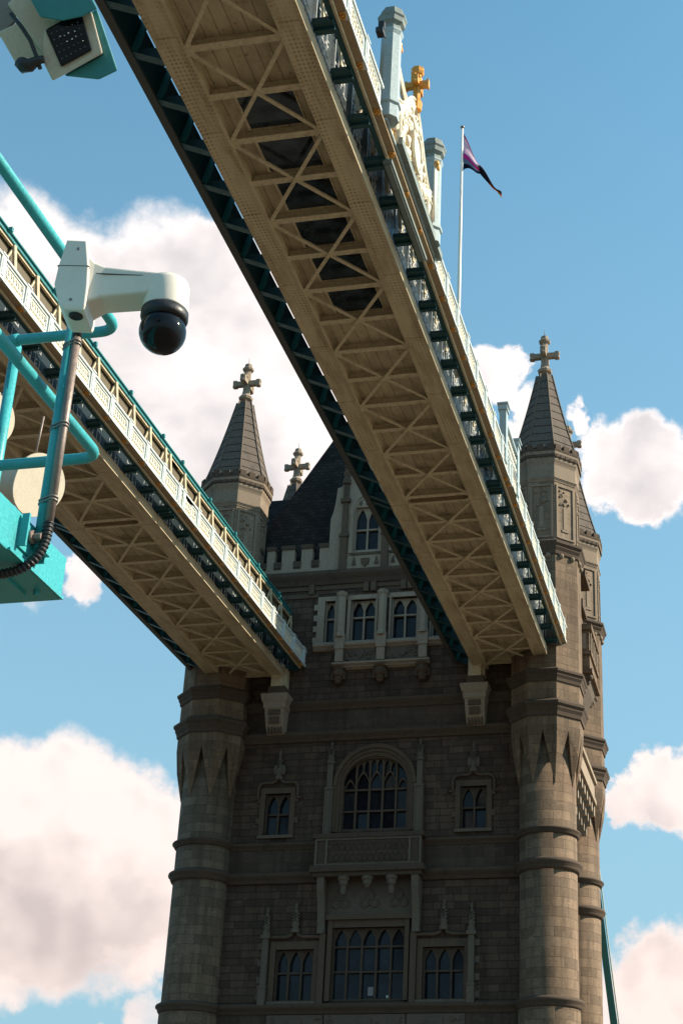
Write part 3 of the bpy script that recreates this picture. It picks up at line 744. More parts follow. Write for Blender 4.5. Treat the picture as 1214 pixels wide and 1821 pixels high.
def make_turret(x, y):
    r = 1.56
    b = MB(); b.lathe([(1.62, -6), (1.62, 13.0), (r, 13.1), (r, 27.4)], (0, 0, 0), 40, True, 0, 1.6)
    # octagon stage
    b.octo([(1.93, 27.3), (1.93, 38.2)])
    # pendant broaches from octagon corners down to the round shaft
    k = 1/math.cos(math.pi/8)
    for i in range(8):
        a = math.pi/8+i*math.pi/4
        Cn = (1.93*k*math.cos(a), 1.93*k*math.sin(a), 27.3)
        m0 = (1.93*math.cos(a-math.pi/8), 1.93*math.sin(a-math.pi/8), 27.3); m1 = (1.93*math.cos(a+math.pi/8), 1.93*math.sin(a+math.pi/8), 27.3)
        c2 = (1.80*k*math.cos(a), 1.80*k*math.sin(a), 26.0)
        q0 = (1.75*math.cos(a-.24), 1.75*math.sin(a-.24), 26.0); q1 = (1.75*math.cos(a+.24), 1.75*math.sin(a+.24), 26.0)
        Bt = (1.57*math.cos(a), 1.57*math.sin(a), 24.3)
        i0 = (1.4*math.cos(a-math.pi/8), 1.4*math.sin(a-math.pi/8), 27.3); i1 = (1.4*math.cos(a+math.pi/8), 1.4*math.sin(a+math.pi/8), 27.3)
        j0 = (1.4*math.cos(a-.2), 1.4*math.sin(a-.2), 26.0); j1 = (1.4*math.cos(a+.2), 1.4*math.sin(a+.2), 26.0)
        b.add([Cn, m0, m1, c2, q0, q1, Bt, i0, i1, j0, j1], [(1, 0, 3, 4), (0, 2, 5, 3), (4, 3, 6), (3, 5, 6), (7, 1, 4, 9), (9, 4, 6), (2, 8, 10, 5), (5, 10, 6)])
    t = tw(b, 'turret', 'ashlar'); t.location = (x, y, 2.7)
    b = MB(); b.octo([(1.8, 38.2), (1.86, 38.2), (1.86, 43.0), (1.8, 43.0)]); sub(b, 'upper_stage', 'ashlar_pale', t)
    def rnd_ring(z0, z1, pr, ro=r):
        h = z1-z0
        return MB().lathe([(ro-.05, z0), (ro+pr*.3, z0+.05*h), (ro+pr*.6, z0+.3*h), (ro+pr*.55, z0+.4*h), (ro+pr*.95, z0+.55*h), (ro+pr, z0+.68*h), (ro+pr*.9, z0+.82*h), (ro+pr*.3, z1), (ro-.05, z1)], (0, 0, 0), 40)
    for z0, z1, pr in ((12.55, 13.12, .28), (19.65, 20.3, .3), (21.6, 22.0, .24)): sub(rnd_ring(z0, z1, pr), 'string_course', 'band', t)
    def oct_ring(z0, z1, pr, a=1.93):
        h = z1-z0
        return MB().octo([(a-.1, z0), (a+pr*.25, z0), (a+pr*.35, z0+.22*h), (a+pr*.65, z0+.42*h), (a+pr*.65, z0+.5*h), (a+pr, z0+.66*h), (a+pr, z0+.82*h), (a+pr*.2, z1), (a-.1, z1)])
    for z0, z1, pr in ((28.1, 29.05, .3), (30.1, 30.9, .27), (37.95, 38.85, .32)): sub(oct_ring(z0, z1, pr), 'string_course', 'band', t)
    sub(oct_ring(42.75, 43.05, .12, 1.86), 'string_course', 'trim_mid', t)
    # panelled upper stage
    b = MB()
    for i in range(8):
        a = i*math.pi/4; n_ = Vector((math.cos(a), math.sin(a), 0)); tt = Vector((-math.sin(a), math.cos(a), 0)); up = Vector((0, 0, 1))
        for s in (-1, 1): b.obox(n_*1.88+tt*(s*.60)+up*40.8, n_, tt, up, .05, .06, 1.75)
        b.obox(n_*1.88+up*42.5, n_, tt, up, .05, .54, .06); b.obox(n_*1.88+up*39.1, n_, tt, up, .05, .54, .06)
        b.obox(n_*1.87+up*40.4, n_, tt, up, .03, .13, .7); b.obox(n_*1.87+up*39.6, n_, tt, up, .04, .25, .07)
        rr = random.Random(i)
        for q_ in range(12):
            c = n_*1.88+tt*rr.uniform(-.42, .42)+up*rr.uniform(41.2, 42.35); b.ball(c, rr.uniform(.06, .11), 6, 4)
        # flowers under the lower string
        for s in (-.4, .4): b.ball(n_*1.98+tt*s+up*37.85, .16, 7, 5)
    sub(b, 'carved_panel', 'trim_mid', t)
    b = MB(); b.octo([(1.8, 43.05), (1.9, 43.05), (1.9, 43.85), (1.94, 44.0), (2.0, 44.15), (2.0, 44.35), (2.08, 44.55), (2.1, 44.85), (1.95, 44.95), (1.8, 45.05)]); sub(b, 'cornice', 'trim_mid', t)
    b = MB()
    for i in range(8):
        a = i*math.pi/4; n_ = Vector((math.cos(a), math.sin(a), 0)); tt = Vector((-math.sin(a), math.cos(a), 0)); up = Vector((0, 0, 1))
        for s in (-.62, 0, .62): b.obox(n_*2.02+tt*s+up*44.98, n_, tt, up, .10, .2, .2)
        for s in (-.7, -.35, 0, .35, .7): b.obox(n_*2.0+tt*s+up*44.42, n_, tt, up, .09, .06, .10)
    b.octo([(1.9, 44.36), (2.07, 44.36), (2.07, 44.5), (1.9, 44.5)]); b.octo([(1.9, 44.72), (2.11, 44.72), (2.11, 44.84), (1.9, 44.84)])
    sub(b, 'battlement', 'band', t)
    b = MB(); prof = []
    zs = [45.0+.62*i for i in range(11)]
    def hw(z): u = (z-45.0)/6.3; return 1.66*(1-u)+.42*u+.24*(1-u)**2.4
    for i in range(10): prof += [(hw(zs[i])+.06, zs[i]), (hw(zs[i+1])+.05, zs[i+1]-.05), (hw(zs[i+1])-.0, zs[i+1]-.0)]
    b.octo(prof)
    sp = sub(b, 'spire', 'spire', t)
    for i in range(8):
        a = math.pi/8+i*math.pi/4; sub(MB().tube([((hw(z)+.05)*k*math.cos(a), (hw(z)+.05)*k*math.sin(a), z) for z in zs], .055, 6), 'spire_rib', 'trim_low', t)
    sub(cross_mesh(52.75), 'cross_finial', 'trim', t)
    return t
t0 = make_turret(-AX, 0)
for x, y in ((AX, 0), (-AX, D), (AX, D)): dup_at(t0, tower, (x, y, 2.7))

# --- right-hand flank: oriel, niche brackets and corbelled balcony
b = MB(); X1 = TX+2.0
b.box(TX-.1, X1, 4.2, 8.0, 33.0, 35.6); b.box(TX-.1, X1+.16, 4.0, 8.2, 35.6, 35.95); b.box(TX-.1, X1+.12, 4.05, 8.15, 34.0, 34.22); b.box(TX-.1, X1+.16, 4.0, 8.2, 32.8, 33.05)
orl = tw(b, 'oriel', 'ashlar')
b = MB(); b.rings([[(TX-.1, 6.1-w, z), (TX+o_, 6.1-w, z), (TX+o_, 6.1+w, z), (TX-.1, 6.1+w, z)] for w, o_, z in ((.3, .3, 29.9), (.7, .9, 30.6), (1.2, 1.4, 31.4), (1.7, 1.8, 32.2), (1.9, 1.95, 32.8))])
rr = random.Random(3)
for i in range(26):
    u = rr.random(); b.ball((TX+.5+1.5*u, 6.1+rr.choice((-1, 1))*(.5+1.25*u), 30.4+2.2*u), rr.uniform(.12, .22), 7, 5)
sub(b, 'carved_corbel', 'carved', orl)
b = MB()
for y in (4.6, 5.35, 6.1, 6.85, 7.6): b.box(X1-.02, X1+.08, y-.08, y+.08, 34.22, 35.6)
b.box(TX, X1-.2, 4.15, 4.21, 34.4, 35.4); sub(b, 'mullion', 'trim', orl)
b = MB(); b.box(TX-.1, TX+1.55, 5., 7.2, 37.6, 38.1); b.box(TX-.1, TX+1.3, 5.2, 7., 36.6, 37.6); b.box(TX-.1, TX+1.75, 4.9, 7.3, 39.6, 40.0); b.box(TX-.1, TX+.6, 5.4, 6.8, 38.0, 39.7)
b.box(TX-.1, TX+1.4, 5.2, 7., 40.0, 41.6); b.box(TX-.1, TX+1.0, 5.4, 6.8, 41.6, 43.0); pinnacle(b, TX+.5, 43.0, 45.2, .5, 6.1); tw(b, 'flank_niche', 'trim_dark')
b = MB()
for i in range(7):
    y = 2.2+i*1.2; b.box(TX-.1, TX+1.5, y, y+.5, 25.6, 26.2); b.box(TX-.1, TX+1.25, y+.05, y+.45, 25.0, 25.6); b.box(TX-.1, TX+1.0, y+.1, y+.4, 24.4, 25.0)
b.box(TX-.1, TX+1.65, 1.9, 9.6, 26.2, 26.5); b.box(TX-.1, TX+1.55, 2.0, 9.5, 26.5, 27.5); b.box(TX-.1, TX+1.7, 1.9, 9.6, 27.5, 27.75)
tw(b, 'flank_balcony', 'trim')
for z in (33.97, 22.3, 14.0):
    b = MB(); b.box(TX-.05, TX+.05, 4.2, 8.0, z, z+2.4); tw(b, 'flank_window', 'glass')

# ================================================================== HIGH-LEVEL WALKWAYS
P0 = 2.0447
susp = [35.39+P0*k for k in range(-16, 13)]            # cross-beam stations of the suspended part
cant = [60.55+P0*k for k in range(0, 11)]               # stations of the cantilever by the tower
STA = [y for y in susp if y < 60.2]+cant
Y_JOINT = 60.42
Z1 = 32.4
# cross section relative to the soffit centre
SL, SR = -2.275, 2.275
proto = {}
def part(key, parent, loc, name, mat, fn):
    """a part repeated along a walkway: the first one is built, later ones copied"""
    if key in proto:
        c = proto[key].copy(); COL.objects.link(c); c.parent = parent; c.location = loc
        for ch in list(proto[key].children):
            d = ch.copy(); COL.objects.link(d); d.parent = c
        return c
    o = fn().build(name, mat, parent); o.location = loc; proto[key] = o; return o
def make_walkway(xc, name, label, glassfloor, crest):
    root = empty(name, label, 'walkway', 'high walkways joining the towers', (xc, 0, 0))
    Y0, Y1 = 0.5, 81.6
    # riveted booms
    for s in (-1, 1):
        for ya, yb, k in ((Y0, Y_JOINT-.02, 'a'), (Y_JOINT+.03, Y1, 'b')):
            def f():
                b = MB(); b.box(-.41, .41, ya, yb, Z1, Z1+.42)
                for x in (-.36, .36): b.box(x-.05, x+.05, ya, yb, Z1-.035, Z1)
                n = int((yb-ya)/4.09)
                for i in range(n):
                    y = ya+2.+i*4.09; b.box(-.31, .31, y-.45, y+.45, Z1-.02, Z1)
                return b
            part('boom'+k, root, (s*1.865, 0, 0), 'boom', 'boom', f)
    part('hinge', root, (0, 0, 0), 'hinge_plate', 'cove', lambda: MB().box(-2.26, 2.26, Y_JOINT-.015, Y_JOINT+.025, Z1+.06, Z1+.39).box(-1.46, 1.46, Y_JOINT-.06, Y_JOINT+.07, Z1+.20, Z1+.26))
    for ya, yb, k in ((Y0, Y_JOINT-.02, 'a'), (Y_JOINT+.03, Y1, 'b')):
        part('soffit'+k, root, (0, 0, 0), 'soffit', 'planks', lambda: MB().box(-1.46, 1.46, ya, yb, Z1+.40, Z1+.48))
    def beam():
        b = MB(); b.box(-1.46, 1.46, -.13, .13, Z1+.08, Z1+.11); b.box(-1.46, 1.46, -.03, .03, Z1+.11, Z1+.40)
        b.prism([(-1.46, Z1+.11), (-1.0, Z1+.11), (-1.46, Z1+.36)], -.02, .02); b.prism([(1.46, Z1+.11), (1.46, Z1+.36), (1.0, Z1+.11)], -.02, .02); return b
    for y in STA: part('beam', root, (0, y, 0), 'cross_beam', 'cream', beam)
    # X braces over two panels
    def brace(s):
        b = MB(); L = 2*P0-.1; a = Vector((-1.5*s, .05, 0)); c = Vector((1.5*s, L+.05, 0)); dz = Z1+(.035 if s > 0 else .0)
        b.bar((a.x, a.y, dz+.03), (c.x, c.y, dz+.03), .13, .03); b.bar((a.x, a.y, dz+.085), (c.x, c.y, dz+.085), .03, .09)
        for q in (a, c): b.box(q.x-.22, q.x+.22, q.y-.24, q.y+.24, dz+.055, dz+.075)
        return b
    nodes = [susp[k] for k in range(0, len(susp)-1, 2) if susp[k]+2*P0 < 60.6]+[cant[k] for k in range(0, 10, 2)]
    for y in nodes:
        part('brA', root, (0, y, 0), 'brace', 'cream', lambda: brace(1)); part('brB', root, (0, y, 0), 'brace', 'cream', lambda: brace(-1))
    # cantilever brackets either side
    def brkt(s):
        b = MB(); x0 = s*2.275; x1 = s*(3.02 if s > 0 else 3.45)
        if s > 0: b.box(x0, x1-.1, -.26, .26, Z1+.56, Z1+.74); b.box(x0, x1-.1, -.03, .03, Z1+.46, Z1+.56)
        else: b.prism([(x0, Z1+.05), (x1, Z1+.62), (x1, Z1+.75), (x0, Z1+.62)][::-1], -.035, .035); b.bar((x0, 0, Z1+.04), (x1, 0, Z1+.60), .30, .03)
        return b
    for y in STA:
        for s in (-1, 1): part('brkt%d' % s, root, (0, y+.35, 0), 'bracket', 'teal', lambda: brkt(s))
    # outer girder face: dark lining low down, cladding above
    for s in (-1, 1):
        part('girder%d%d' % (s, glassfloor), root, (0, 0, 0), 'girder_web', 'web', lambda: MB().box(s*2.02, s*2.10, Y0, Y1, Z1+.42, 35.7 if glassfloor else 34.25))
        part('clad%d%d' % (s, glassfloor), root, (0, 0, 0), 'cladding', 'inside', lambda: MB().box(s*1.95, s*2.02, Y0, Y1, 35.7 if glassfloor else 34.25, 36.6))
        part('top%d' % s, root, (0, 0, 0), 'top_chord', 'tealmid', lambda: MB().box(s*1.75, s*2.26, Y0, Y1, 36.62, 36.68).box(s*1.9, s*2.16, Y0, Y1, 36.68, 36.92).box(s*1.8, s*2.24, Y0, Y1, 36.92, 36.98))
    part('roof', root, (0, 0, 0), 'roof', 'roofgrey', lambda: MB().rings([[(-1.75, y, 36.9), (0, y, 37.1), (1.75, y, 36.9), (1.75, y, 36.6), (-1.75, y, 36.6)] for y in (Y0, Y1)]))
    # lattice in front of the girder web, one panel per bay
    lk, ltop, lden = ('A', 35.5, .55) if glassfloor else ('B', 33.75, .28)
    def lat(seed):
        r_ = random.Random(seed); b = MB(); x = 2.2
        ys = [-P0/2+.36+k*.19 for k in range(8)]; w = ys[1]-ys[0]
        for k in range(int((ltop-33.0)/.2)+1):
            z = Z1+.62+k*.2; j = 0
            while j < len(ys)-1:
                n_ = r_.choice((1, 1, 2))
                if r_.random() < lden: b.box(x, x+.012, ys[j]+.03, min(ys[-1], ys[j]+n_*w-.05), z-.03, z+.03)
                j += n_
        for y in ys[::2]: b.box(x-.012, x, y-.016, y+.016, Z1+.55, ltop)
        b.box(x-.012, x-.002, ys[0], ys[-1], Z1+.5, Z1+.54)
        return b
    def strut():
        b = MB(); x = 2.17
        b.bar((x+.05, .15, 36.6), (x+.05, .85, 34.3), .20, .10, (1, 0, 0)); b.bar((x-.02, .22, 36.55), (x-.02, -.85, 34.3), .09, .06, (1, 0, 0)); b.box(x-.1, x+.02, .3, P0+.1, 36.5, 36.62); return b
    for i, y in enumerate(STA):
        part('lat'+lk+'%d' % (i % 4), root, (0, y+.35+P0/2, 0), 'lattice_panel', 'grille', lambda: lat(i))
        part('strut', root, (0, y+.4, 0), 'truss_strut', 'cream', strut)
        part('lamp', root, (0, y+1.35, 0), 'lamp_box', 'white', lambda: MB().box(2.25, 2.80, -.15, .15, 34.86, 35.0).box(2.3, 2.36, -.04, .04, 34.5, 34.88))
        if i % 2 == 0: part('stub', root, (0, y, 0), 'roof_bracket', 'tealmid', lambda: MB().box(2.16, 2.36, -.07, .07, 36.86, 37.04))
    # right parapet: lip, cove, rails and panels
    lipx = 3.04
    part('lip', root, (0, 0, 0), 'cornice_lip', 'cream', lambda: MB().rings([[(2.98, y, 33.08), (3.06, y, 33.07), (3.08, y, 33.09), (3.08, y, 33.14), (3.02, y, 33.17), (2.98, y, 33.17)] for y in (Y0, Y1)]))
    part('cove', root, (0, 0, 0), 'cove', 'cove', lambda: MB().rings([[(3.0, y, 33.16), (3.06, y, 33.19), (3.30, y, 33.23), (3.30, y, 33.30), (2.9, y, 33.30), (2.9, y, 33.16)] for y in (Y0, Y1)]))
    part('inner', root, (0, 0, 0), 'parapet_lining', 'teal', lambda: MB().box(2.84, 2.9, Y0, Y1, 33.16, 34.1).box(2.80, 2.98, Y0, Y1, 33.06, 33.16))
    PB, PT = 33.23, 34.24
    def pan():
        b = MB(); h = P0/2
        b.box(3.22, 3.27, -h, h, PB, PT-.06)                          # back sheet
        b.box(3.27, 3.335, -h, h, PB, PB+.12); b.box(3.22, 3.37, -h, h, PT-.09, PT)
        for ya, yb in ((-h+.22, -h+.30), (h-.30, h-.22)): b.box(3.27, 3.31, ya, yb, PB+.12, PT-.09)
        b.box(3.27, 3.31, -h+.30, h-.30, PT-.19, PT-.09); b.box(3.27, 3.30, -h+.30, h-.30, PB+.12, PB+.18)
        for s_ in (-1, 1):
            for z in (PB+.24, PT-.26): b.bar((3.285, s_*(h-.30), z+(.10 if z < 33.7 else -.10)), (3.285, s_*(h-.42), z-(.06 if z < 33.7 else -.06)), .04, .05, (1, 0, 0))
        return b
    def orn():
        b = MB()
        for k in range(6):
            y = -.52+k*.21
            b.tube([(3.28, y+.09*math.cos(t*.6), 33.76+.20*math.sin(t*.6)) for t in range(9)], .030, 5)
            b.ball((3.275, y+.1, 33.62), .06, 6, 4, (.5, 1, 2.2))
        b.box(3.268, 3.28, -.62, .70, 33.45, 33.52)
        return b
    def post():
        b = MB(); b.box(3.20, 3.36, -.17, .17, PB-.02, PT); b.box(3.16, 3.40, -.21, .21, PT, PT+.06); b.box(3.36, 3.385, -.09, .09, PB+.12, PT-.1); b.box(3.22, 3.34, -.11, .11, PT+.06, PT+.13); return b
    def rosette():
        b = MB()
        for k in range(8):
            a = k*.785; b.ball((3.17+.08*math.sin(a), .12*math.cos(a), 33.19+.015*math.sin(a)), .036, 6, 4)
        b.ball((3.17, 0, 33.18), .045, 7, 5)
        for k in range(4):
            a = .4+k*1.57; b.bar((3.17, 0, 33.19), (3.17+.12*math.sin(a), .19*math.cos(a), 33.20+.02*math.sin(a)), .03, .03)
        return b
    crest_y = (36.0, 43.4)
    for i, y in enumerate(STA):
        hid = crest and crest_y[0] < y+1.0 < crest_y[1]
        if not hid:
            p = part('pan', root, (0, y+.25+P0/2, 0), 'parapet_panel', 'panel', pan)
            if not p.children: orn().build('ornament', 'ornament', p)
            part('post', root, (0, y+.25, 0), 'parapet_post', 'panel', post)
        part('ros', root, (0, y+.2, 0), 'rosette', 'gold', rosette)
    # left parapet: leaning outer plate with its grey lip
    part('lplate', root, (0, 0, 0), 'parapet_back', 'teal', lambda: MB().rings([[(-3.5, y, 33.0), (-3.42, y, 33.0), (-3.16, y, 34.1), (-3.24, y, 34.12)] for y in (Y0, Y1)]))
    part('llip', root, (0, 0, 0), 'parapet_edge', 'edge', lambda: MB().box(-3.6, -3.34, Y0, Y1, 32.90, 33.0))
    for y in STA: part('lpost', root, (0, y+.3, 0), 'parapet_post', 'tealmid', lambda: MB().bar((-3.36, 0, 33.0), (-3.12, 0, 34.22), .10, .34))
    if glassfloor:
        gy = [33.345, 35.39, 37.435, 39.48, 41.525, 43.57, 45.61]
        for ya, yb in zip(gy, gy[1:]):
            b = MB(); b.box(-.79, 1.02, .2, P0-.2, Z1+.37, Z1+.385)
            o = part('glassf', root, (0, ya, 0), 'glass_floor_panel', 'floorglass', lambda: b)
            if not o.children: [MB().box(*q_, .18, P0-.18, Z1+.33, Z1+.40).build('glazing_frame', 'cream', o) for q_ in ((-.87, -.79), (1.02, 1.06))]
    return root
wa = make_walkway(-13.475, 'high_walkway', 'cream steel walkway with glass floor panels passing overhead, gilded crest on its side', True, True)
wb = make_walkway(-29.545, 'high_walkway', 'farther cream steel walkway on the left, behind the turquoise pipe frame', False, False)

# --- gilded crest on the near walkway
def octo_pillar(b, y, x, z0, z1):
    b.octo([(.34, z0), (.34, z0+.5), (.40, z0+.55), (.40, z0+.68), (.33, z0+.74), (.31, z1-1.15), (.37, z1-1.0), (.37, z1-.95)], (x, y, 0))
def octo_cap(y, x, z1): return MB().octo([(.30, z1-.95), (.30, z1-.72), (.40, z1-.62), (.42, z1-.45), (.46, z1-.38), (.46, z1-.3), (.36, z1-.22), (.36, z1-.05), (.30, z1-.03), (.30, z1)], (x, y, 0))
XW = 3.36  # relative to the walkway centre
cr = MB(); cr.box(XW-.25, XW-.1, 36.7, 42.8, 33.5, 35.1)
n = 24; prof = []
for i in range(n+1):
    u = -1+2*i/n; z = 35.15+1.95*(.5+.5*math.cos(math.pi*u))**1.3
    prof.append((39.75+u*2.75, z))
for (ya, za), (yb, zb) in zip(prof, prof[1:]): cr.prism([(ya, 35.1), (yb, 35.1), (yb, zb), (ya, za)], XW-.25, XW-.1, 'yz')
crest = cr.build('crest', 'gilt_ground', wa)
for y in (36.45, 42.95):
    b = MB(); octo_pillar(b, y, XW-.05, 33.55, 38.2); p = b.build('crest_pillar', 'bluegrey', wa); octo_cap(y, XW-.05, 38.2).build('pillar_cap', 'weathered', p)
    b = MB(); s = 1 if y < 39 else -1
    for q in (.36, .52): b.tube([(XW+.12, y+s*q*.6, 34.3), (XW+.12, y+s*q*.6, 36.9)], .06, 8)
    b.build('shaft', 'white', p)
    b = MB(); b.ball((XW+.16, y+s*.25, 37.0), .11, 7, 5); b.box(XW+.08, XW+.26, y+s*.25-.12, y+s*.25+.12, 36.75, 36.9); b.build('gilt_knop', 'gold', p)
b = MB()
for off, rad in ((.0, .09), (.16, .06), (-.16, .07)):
    b.tube([(XW-.02+abs(off)*.3, y, z+off) for y, z in prof], rad, 8)
b.build('arch_moulding', 'ornament', crest)
for off in (0, .17, .34):
    MB().tube([(XW+.0, 36.9+2.5*t, 36.95-off+(-.9*math.sin(math.pi*t*.62)+.55*t*t)) for t in [i/12 for i in range(13)]], .065, 8).build('swag_moulding', 'ornament', crest)
rr = random.Random(12); b = MB()
for i in range(150):
    y = rr.uniform(37.1, 42.4); u = (y-39.75)/2.75; zt_ = 34.95+1.95*(.5+.5*math.cos(math.pi*u))**1.3; z = rr.uniform(33.9, zt_)
    r_ = rr.uniform(.07, .19); b.ball((XW-.08+rr.uniform(0, .08), y, z), r_, 7, 5, (.8, 1, 1.3))
    if i % 2:
        a = rr.uniform(0, 6.28); b.tube([(XW+.02, y+.09*t*math.cos(a+t*.9), z+.09*t*math.sin(a+t*.9)) for t in range(5)], [.07, .06, .05, .04, .02], 6)
b.build('scrollwork', 'ornament', crest)
b = MB(); b.prism([(39.2, 35.6), (40.3, 35.6), (40.3, 34.8), (39.75, 34.2), (39.2, 34.8)], XW-.1, XW+.16, 'yz'); b.tube([(XW+.16, 39.75+.56*math.cos(t*.393), 34.95+.72*math.sin(t*.393)) for t in range(17)], .07, 7); b.build('shield', 'ornament', crest)
for y in (37.6, 41.9):
    b = MB(); b.lathe([(.16, 33.55), (.16, 34.7), (.22, 34.75), (.18, 34.82), (.24, 34.9), (.18, 34.97), (.25, 35.05), (.15, 35.15)], (XW-.05, y, 0), 14); b.build('colonnette', 'ornament', crest)
b = MB(); y = 39.75; z = 38.35
b.octo([(.22, z-1.4), (.25, z-1.0), (.15, z-.75), (.16, z-.2), (.2, z+.25), (.16, z+.5), (.24, z+.58), (.29, z+.7), (.25, z+.8), (.28, z+.9), (.1, z+1.0)], (XW+.05, y, 0))
for s_ in (-1, 1):
    b.box(XW-.08, XW+.18, y+s_*.13, y+s_*.48, z-.14, z+.14); b.box(XW-.1, XW+.2, y+s_*.48, y+s_*.6, z-.2, z+.2)
    b.box(XW+.05+s_*.13, XW+.05+s_*.44, y-.13, y+.13, z-.14, z+.14); b.box(XW+.05+s_*.44, XW+.05+s_*.54, y-.14, y+.14, z-.2, z+.2)
    for k in (-1, 1): b.ball((XW+.05, y+s_*.55, z+k*.17), .11, 7, 5); b.ball((XW+.05+s_*.1, y-.12*k, z+.42), .1, 6, 5)
b.v = [(XW+.05+(p_[0]-XW-.05)*.8, y+(p_[1]-y)*.72, z-.3+(p_[2]-z)*.82) for p_ in b.v]
b.build('gilt_cross', 'gold', crest)
b = MB(); b.box(XW+.0, XW+.2, 37.5, 43.9, 33.50, 33.78); b.build('crest_sill', 'weathered', wa)
MB().box(XW-.25, XW, 36.2, 43.5, 33.40, 33.5).build('crest_base', 'bluegrey', wa)
b = MB(); b.box(2.9, 3.2, 37.6, 43.0, 32.88, 33.0); b.box(2.95, 3.14, 37.7, 42.9, 32.82, 32.88); b.build('crest_corbel', 'weathered', wa)
b = MB(); b.tube([(XW-.1, 35.9, 36.6), (XW-.1, 35.3, 36.2)], .035, 6); b.box(XW-.22, XW+.02, 35.1, 35.4, 36.1, 36.3); b.box(XW-.2, XW, 35.3, 35.45, 36.45, 36.75); b.build('spotlight', 'black', wa)
# --- lower pale pediment over the hinge of the near walkway
for y in (59.2, 62.6):
    b = MB(); b.box(XW-.3, XW+.02, y-.24, y+.24, 33.55, 36.2); b.box(XW-.36, XW+.08, y-.3, y+.3, 36.2, 36.32); b.box(XW-.33, XW+.05, y-.27, y+.27, 36.32, 36.48); b.box(XW-.4, XW+.12, y-.34, y+.34, 36.48, 36.56)
    b.build('pediment_pillar', 'bluegrey', wa)
b = MB(); b.box(XW-.22, XW-.1, 59.44, 62.36, 33.55, 35.6)
ped = b.build('pediment_panel', 'bluegrey', wa)
rr = random.Random(4); b = MB()
b.box(XW-.1, XW-.08, 60.86, 60.94, 33.8, 35.4)
for q_ in (34.1, 34.6, 35.1): b.box(XW-.1, XW-.08, 59.6, 62.25, q_-.03, q_+.03)
for i in range(30): b.tube([(XW-.06, 59.7+i % 10*.27+.12*math.cos(t), 34.1+i//10*.5+.16*math.sin(t)) for t in (0, 1, 2, 3, 4)], .045, 5)
b.build('scrollwork', 'white', ped)
b = MB(); b.box(XW-.25, XW+.02, 59.44, 62.36, 35.6, 35.72); b.build('coping', 'bluegrey', ped)

# --- flagpole with its flag
fp = empty('flagpole', 'tall thin white flagpole standing on the near walkway behind its parapet', 'flagpole', None, (-10.85, 51.4, 34.3))
b = MB(); b.tube([(0, 0, -1.0), (0, 0, 3), (0, 0, 7), (0, 0, 12.05)], [.085, .08, .068, .045], 10); b.build('pole', 'white', fp)
b = MB(); b.ball((0, 0, 12.12), .1, 8, 6, (1, 1, .8)); b.build('finial', 'grey', fp)
b = MB(); b.box(-.35, .12, -.06, .06, 1.2, 1.3); b.box(-.35, -.27, -.05, .05, .2, 1.3); b.build('bracket', 'bluegrey', fp)
fl = MB(); nu, nv = 26, 8; vs = []; fs = []; us = []
def fpt(u, v):
    # hoist on the pole, fly drooping away and narrowing into a tail
    hoist = 2.05; top = 11.75
    x = 1.75*u; zc_top = top-1.75*min(u, .36)/.36-(u-.36)*3.0*(u > .36)
    w = hoist-(hoist-.34)*min(1, (u/.42))**.8 if u < .42 else .34-.10*(u-.42)
    z = zc_top-w*v if u <= .36 else zc_top-w*v
    return (.07+x, .16*math.sin(u*10+v*2.4)*min(1, u*2.5)+.06*math.sin(v*7+u*4), z+.05*math.sin(u*14))
for i in range(nu+1):
    for j in range(nv+1): vs.append(fpt(i/nu, j/nv))
for i in range(nu):
    for j in range(nv):
        fs.append((i*(nv+1)+j, i*(nv+1)+j+1, (i+1)*(nv+1)+j+1, (i+1)*(nv+1)+j)); us.append([(i/nu, j/nv), (i/nu, (j+1)/nv), ((i+1)/nu, (j+1)/nv), ((i+1)/nu, j/nv)])
fl.add(vs, fs, True, us)
fo = fl.build('flag', 'flag'); fo.location = (-10.85, 51.4, 34.3)
sm_ = fo.modifiers.new('thickness', 'SOLIDIFY'); sm_.thickness = .012
tag(fo, 'limp flag with pink, grey and navy stripes and a twisted tail, hanging from the pole', 'flag')

# --- suspension chain behind the tower
b = MB()
ch = empty('suspension_chain', 'teal suspension chain dropping from the right flank of the tower', 'chain', None, (-10.4, 92, 20))
def chain_pt(t): return Vector((0, 2+t*30, 4.7-26*t+7*t*t))
pts = [chain_pt(i/14) for i in range(15)]
for dz, nm, mt in ((0, 'upper_boom', 'tealmid'), (-1.5, 'lower_boom', 'tealmid')):
    b = MB(); b.tube([p+Vector((0, 0, dz*(.2+.8*min(1, i/8)))) for i, p in enumerate(pts)], .26, 4, False); b.build(nm, mt, ch)
b = MB()
for i in range(14): b.bar(pts[i], pts[i+1]+Vector((0, 0, -1.5*(.2+.8*min(1, i/8)))), .2, .1, (1, 0, 0))
b.build('web_bracing', 'teal', ch)
b = MB(); b.tube([p+Vector((.27, 0, .1)) for p in pts], .05, 5); b.build('edge_trim', 'white', ch)

# ================================================================== FOREGROUND
# turquoise pipe guard frame
gf = empty('pipe_guard_frame', 'turquoise tubular steel frame of posts and rails in front of the left walkway', 'pipe frame', None, (-3.33, 6.02, 2.9))
o_ = Vector((-3.33, 6.02, 2.9))
def T(mb_pts, r_, name, n=16): return MB().tube([Vector(p)-o_ for p in mb_pts], r_, n).build(name, 'turq', gf)
def corner(p0, c, p1, rad=.1, n=8):
    p0, c, p1 = Vector(p0), Vector(c), Vector(p1); a = c+(p0-c).normalized()*rad; d = c+(p1-c).normalized()*rad
    return [p0]+[(a*(1-t)+c*t)*(1-t)+(c*(1-t)+d*t)*t for t in [i/n for i in range(n+1)]]+[p1]
T([(-3.64, 6.08, 2.7), (-3.64, 6.06, 4.36)], .028, 'post', 18)
T(corner((-3.045, -1.0, 4.35), (-3.045, 5.99, 4.35), (-6.5, 5.99, 4.35)), .028, 'rail', 18)
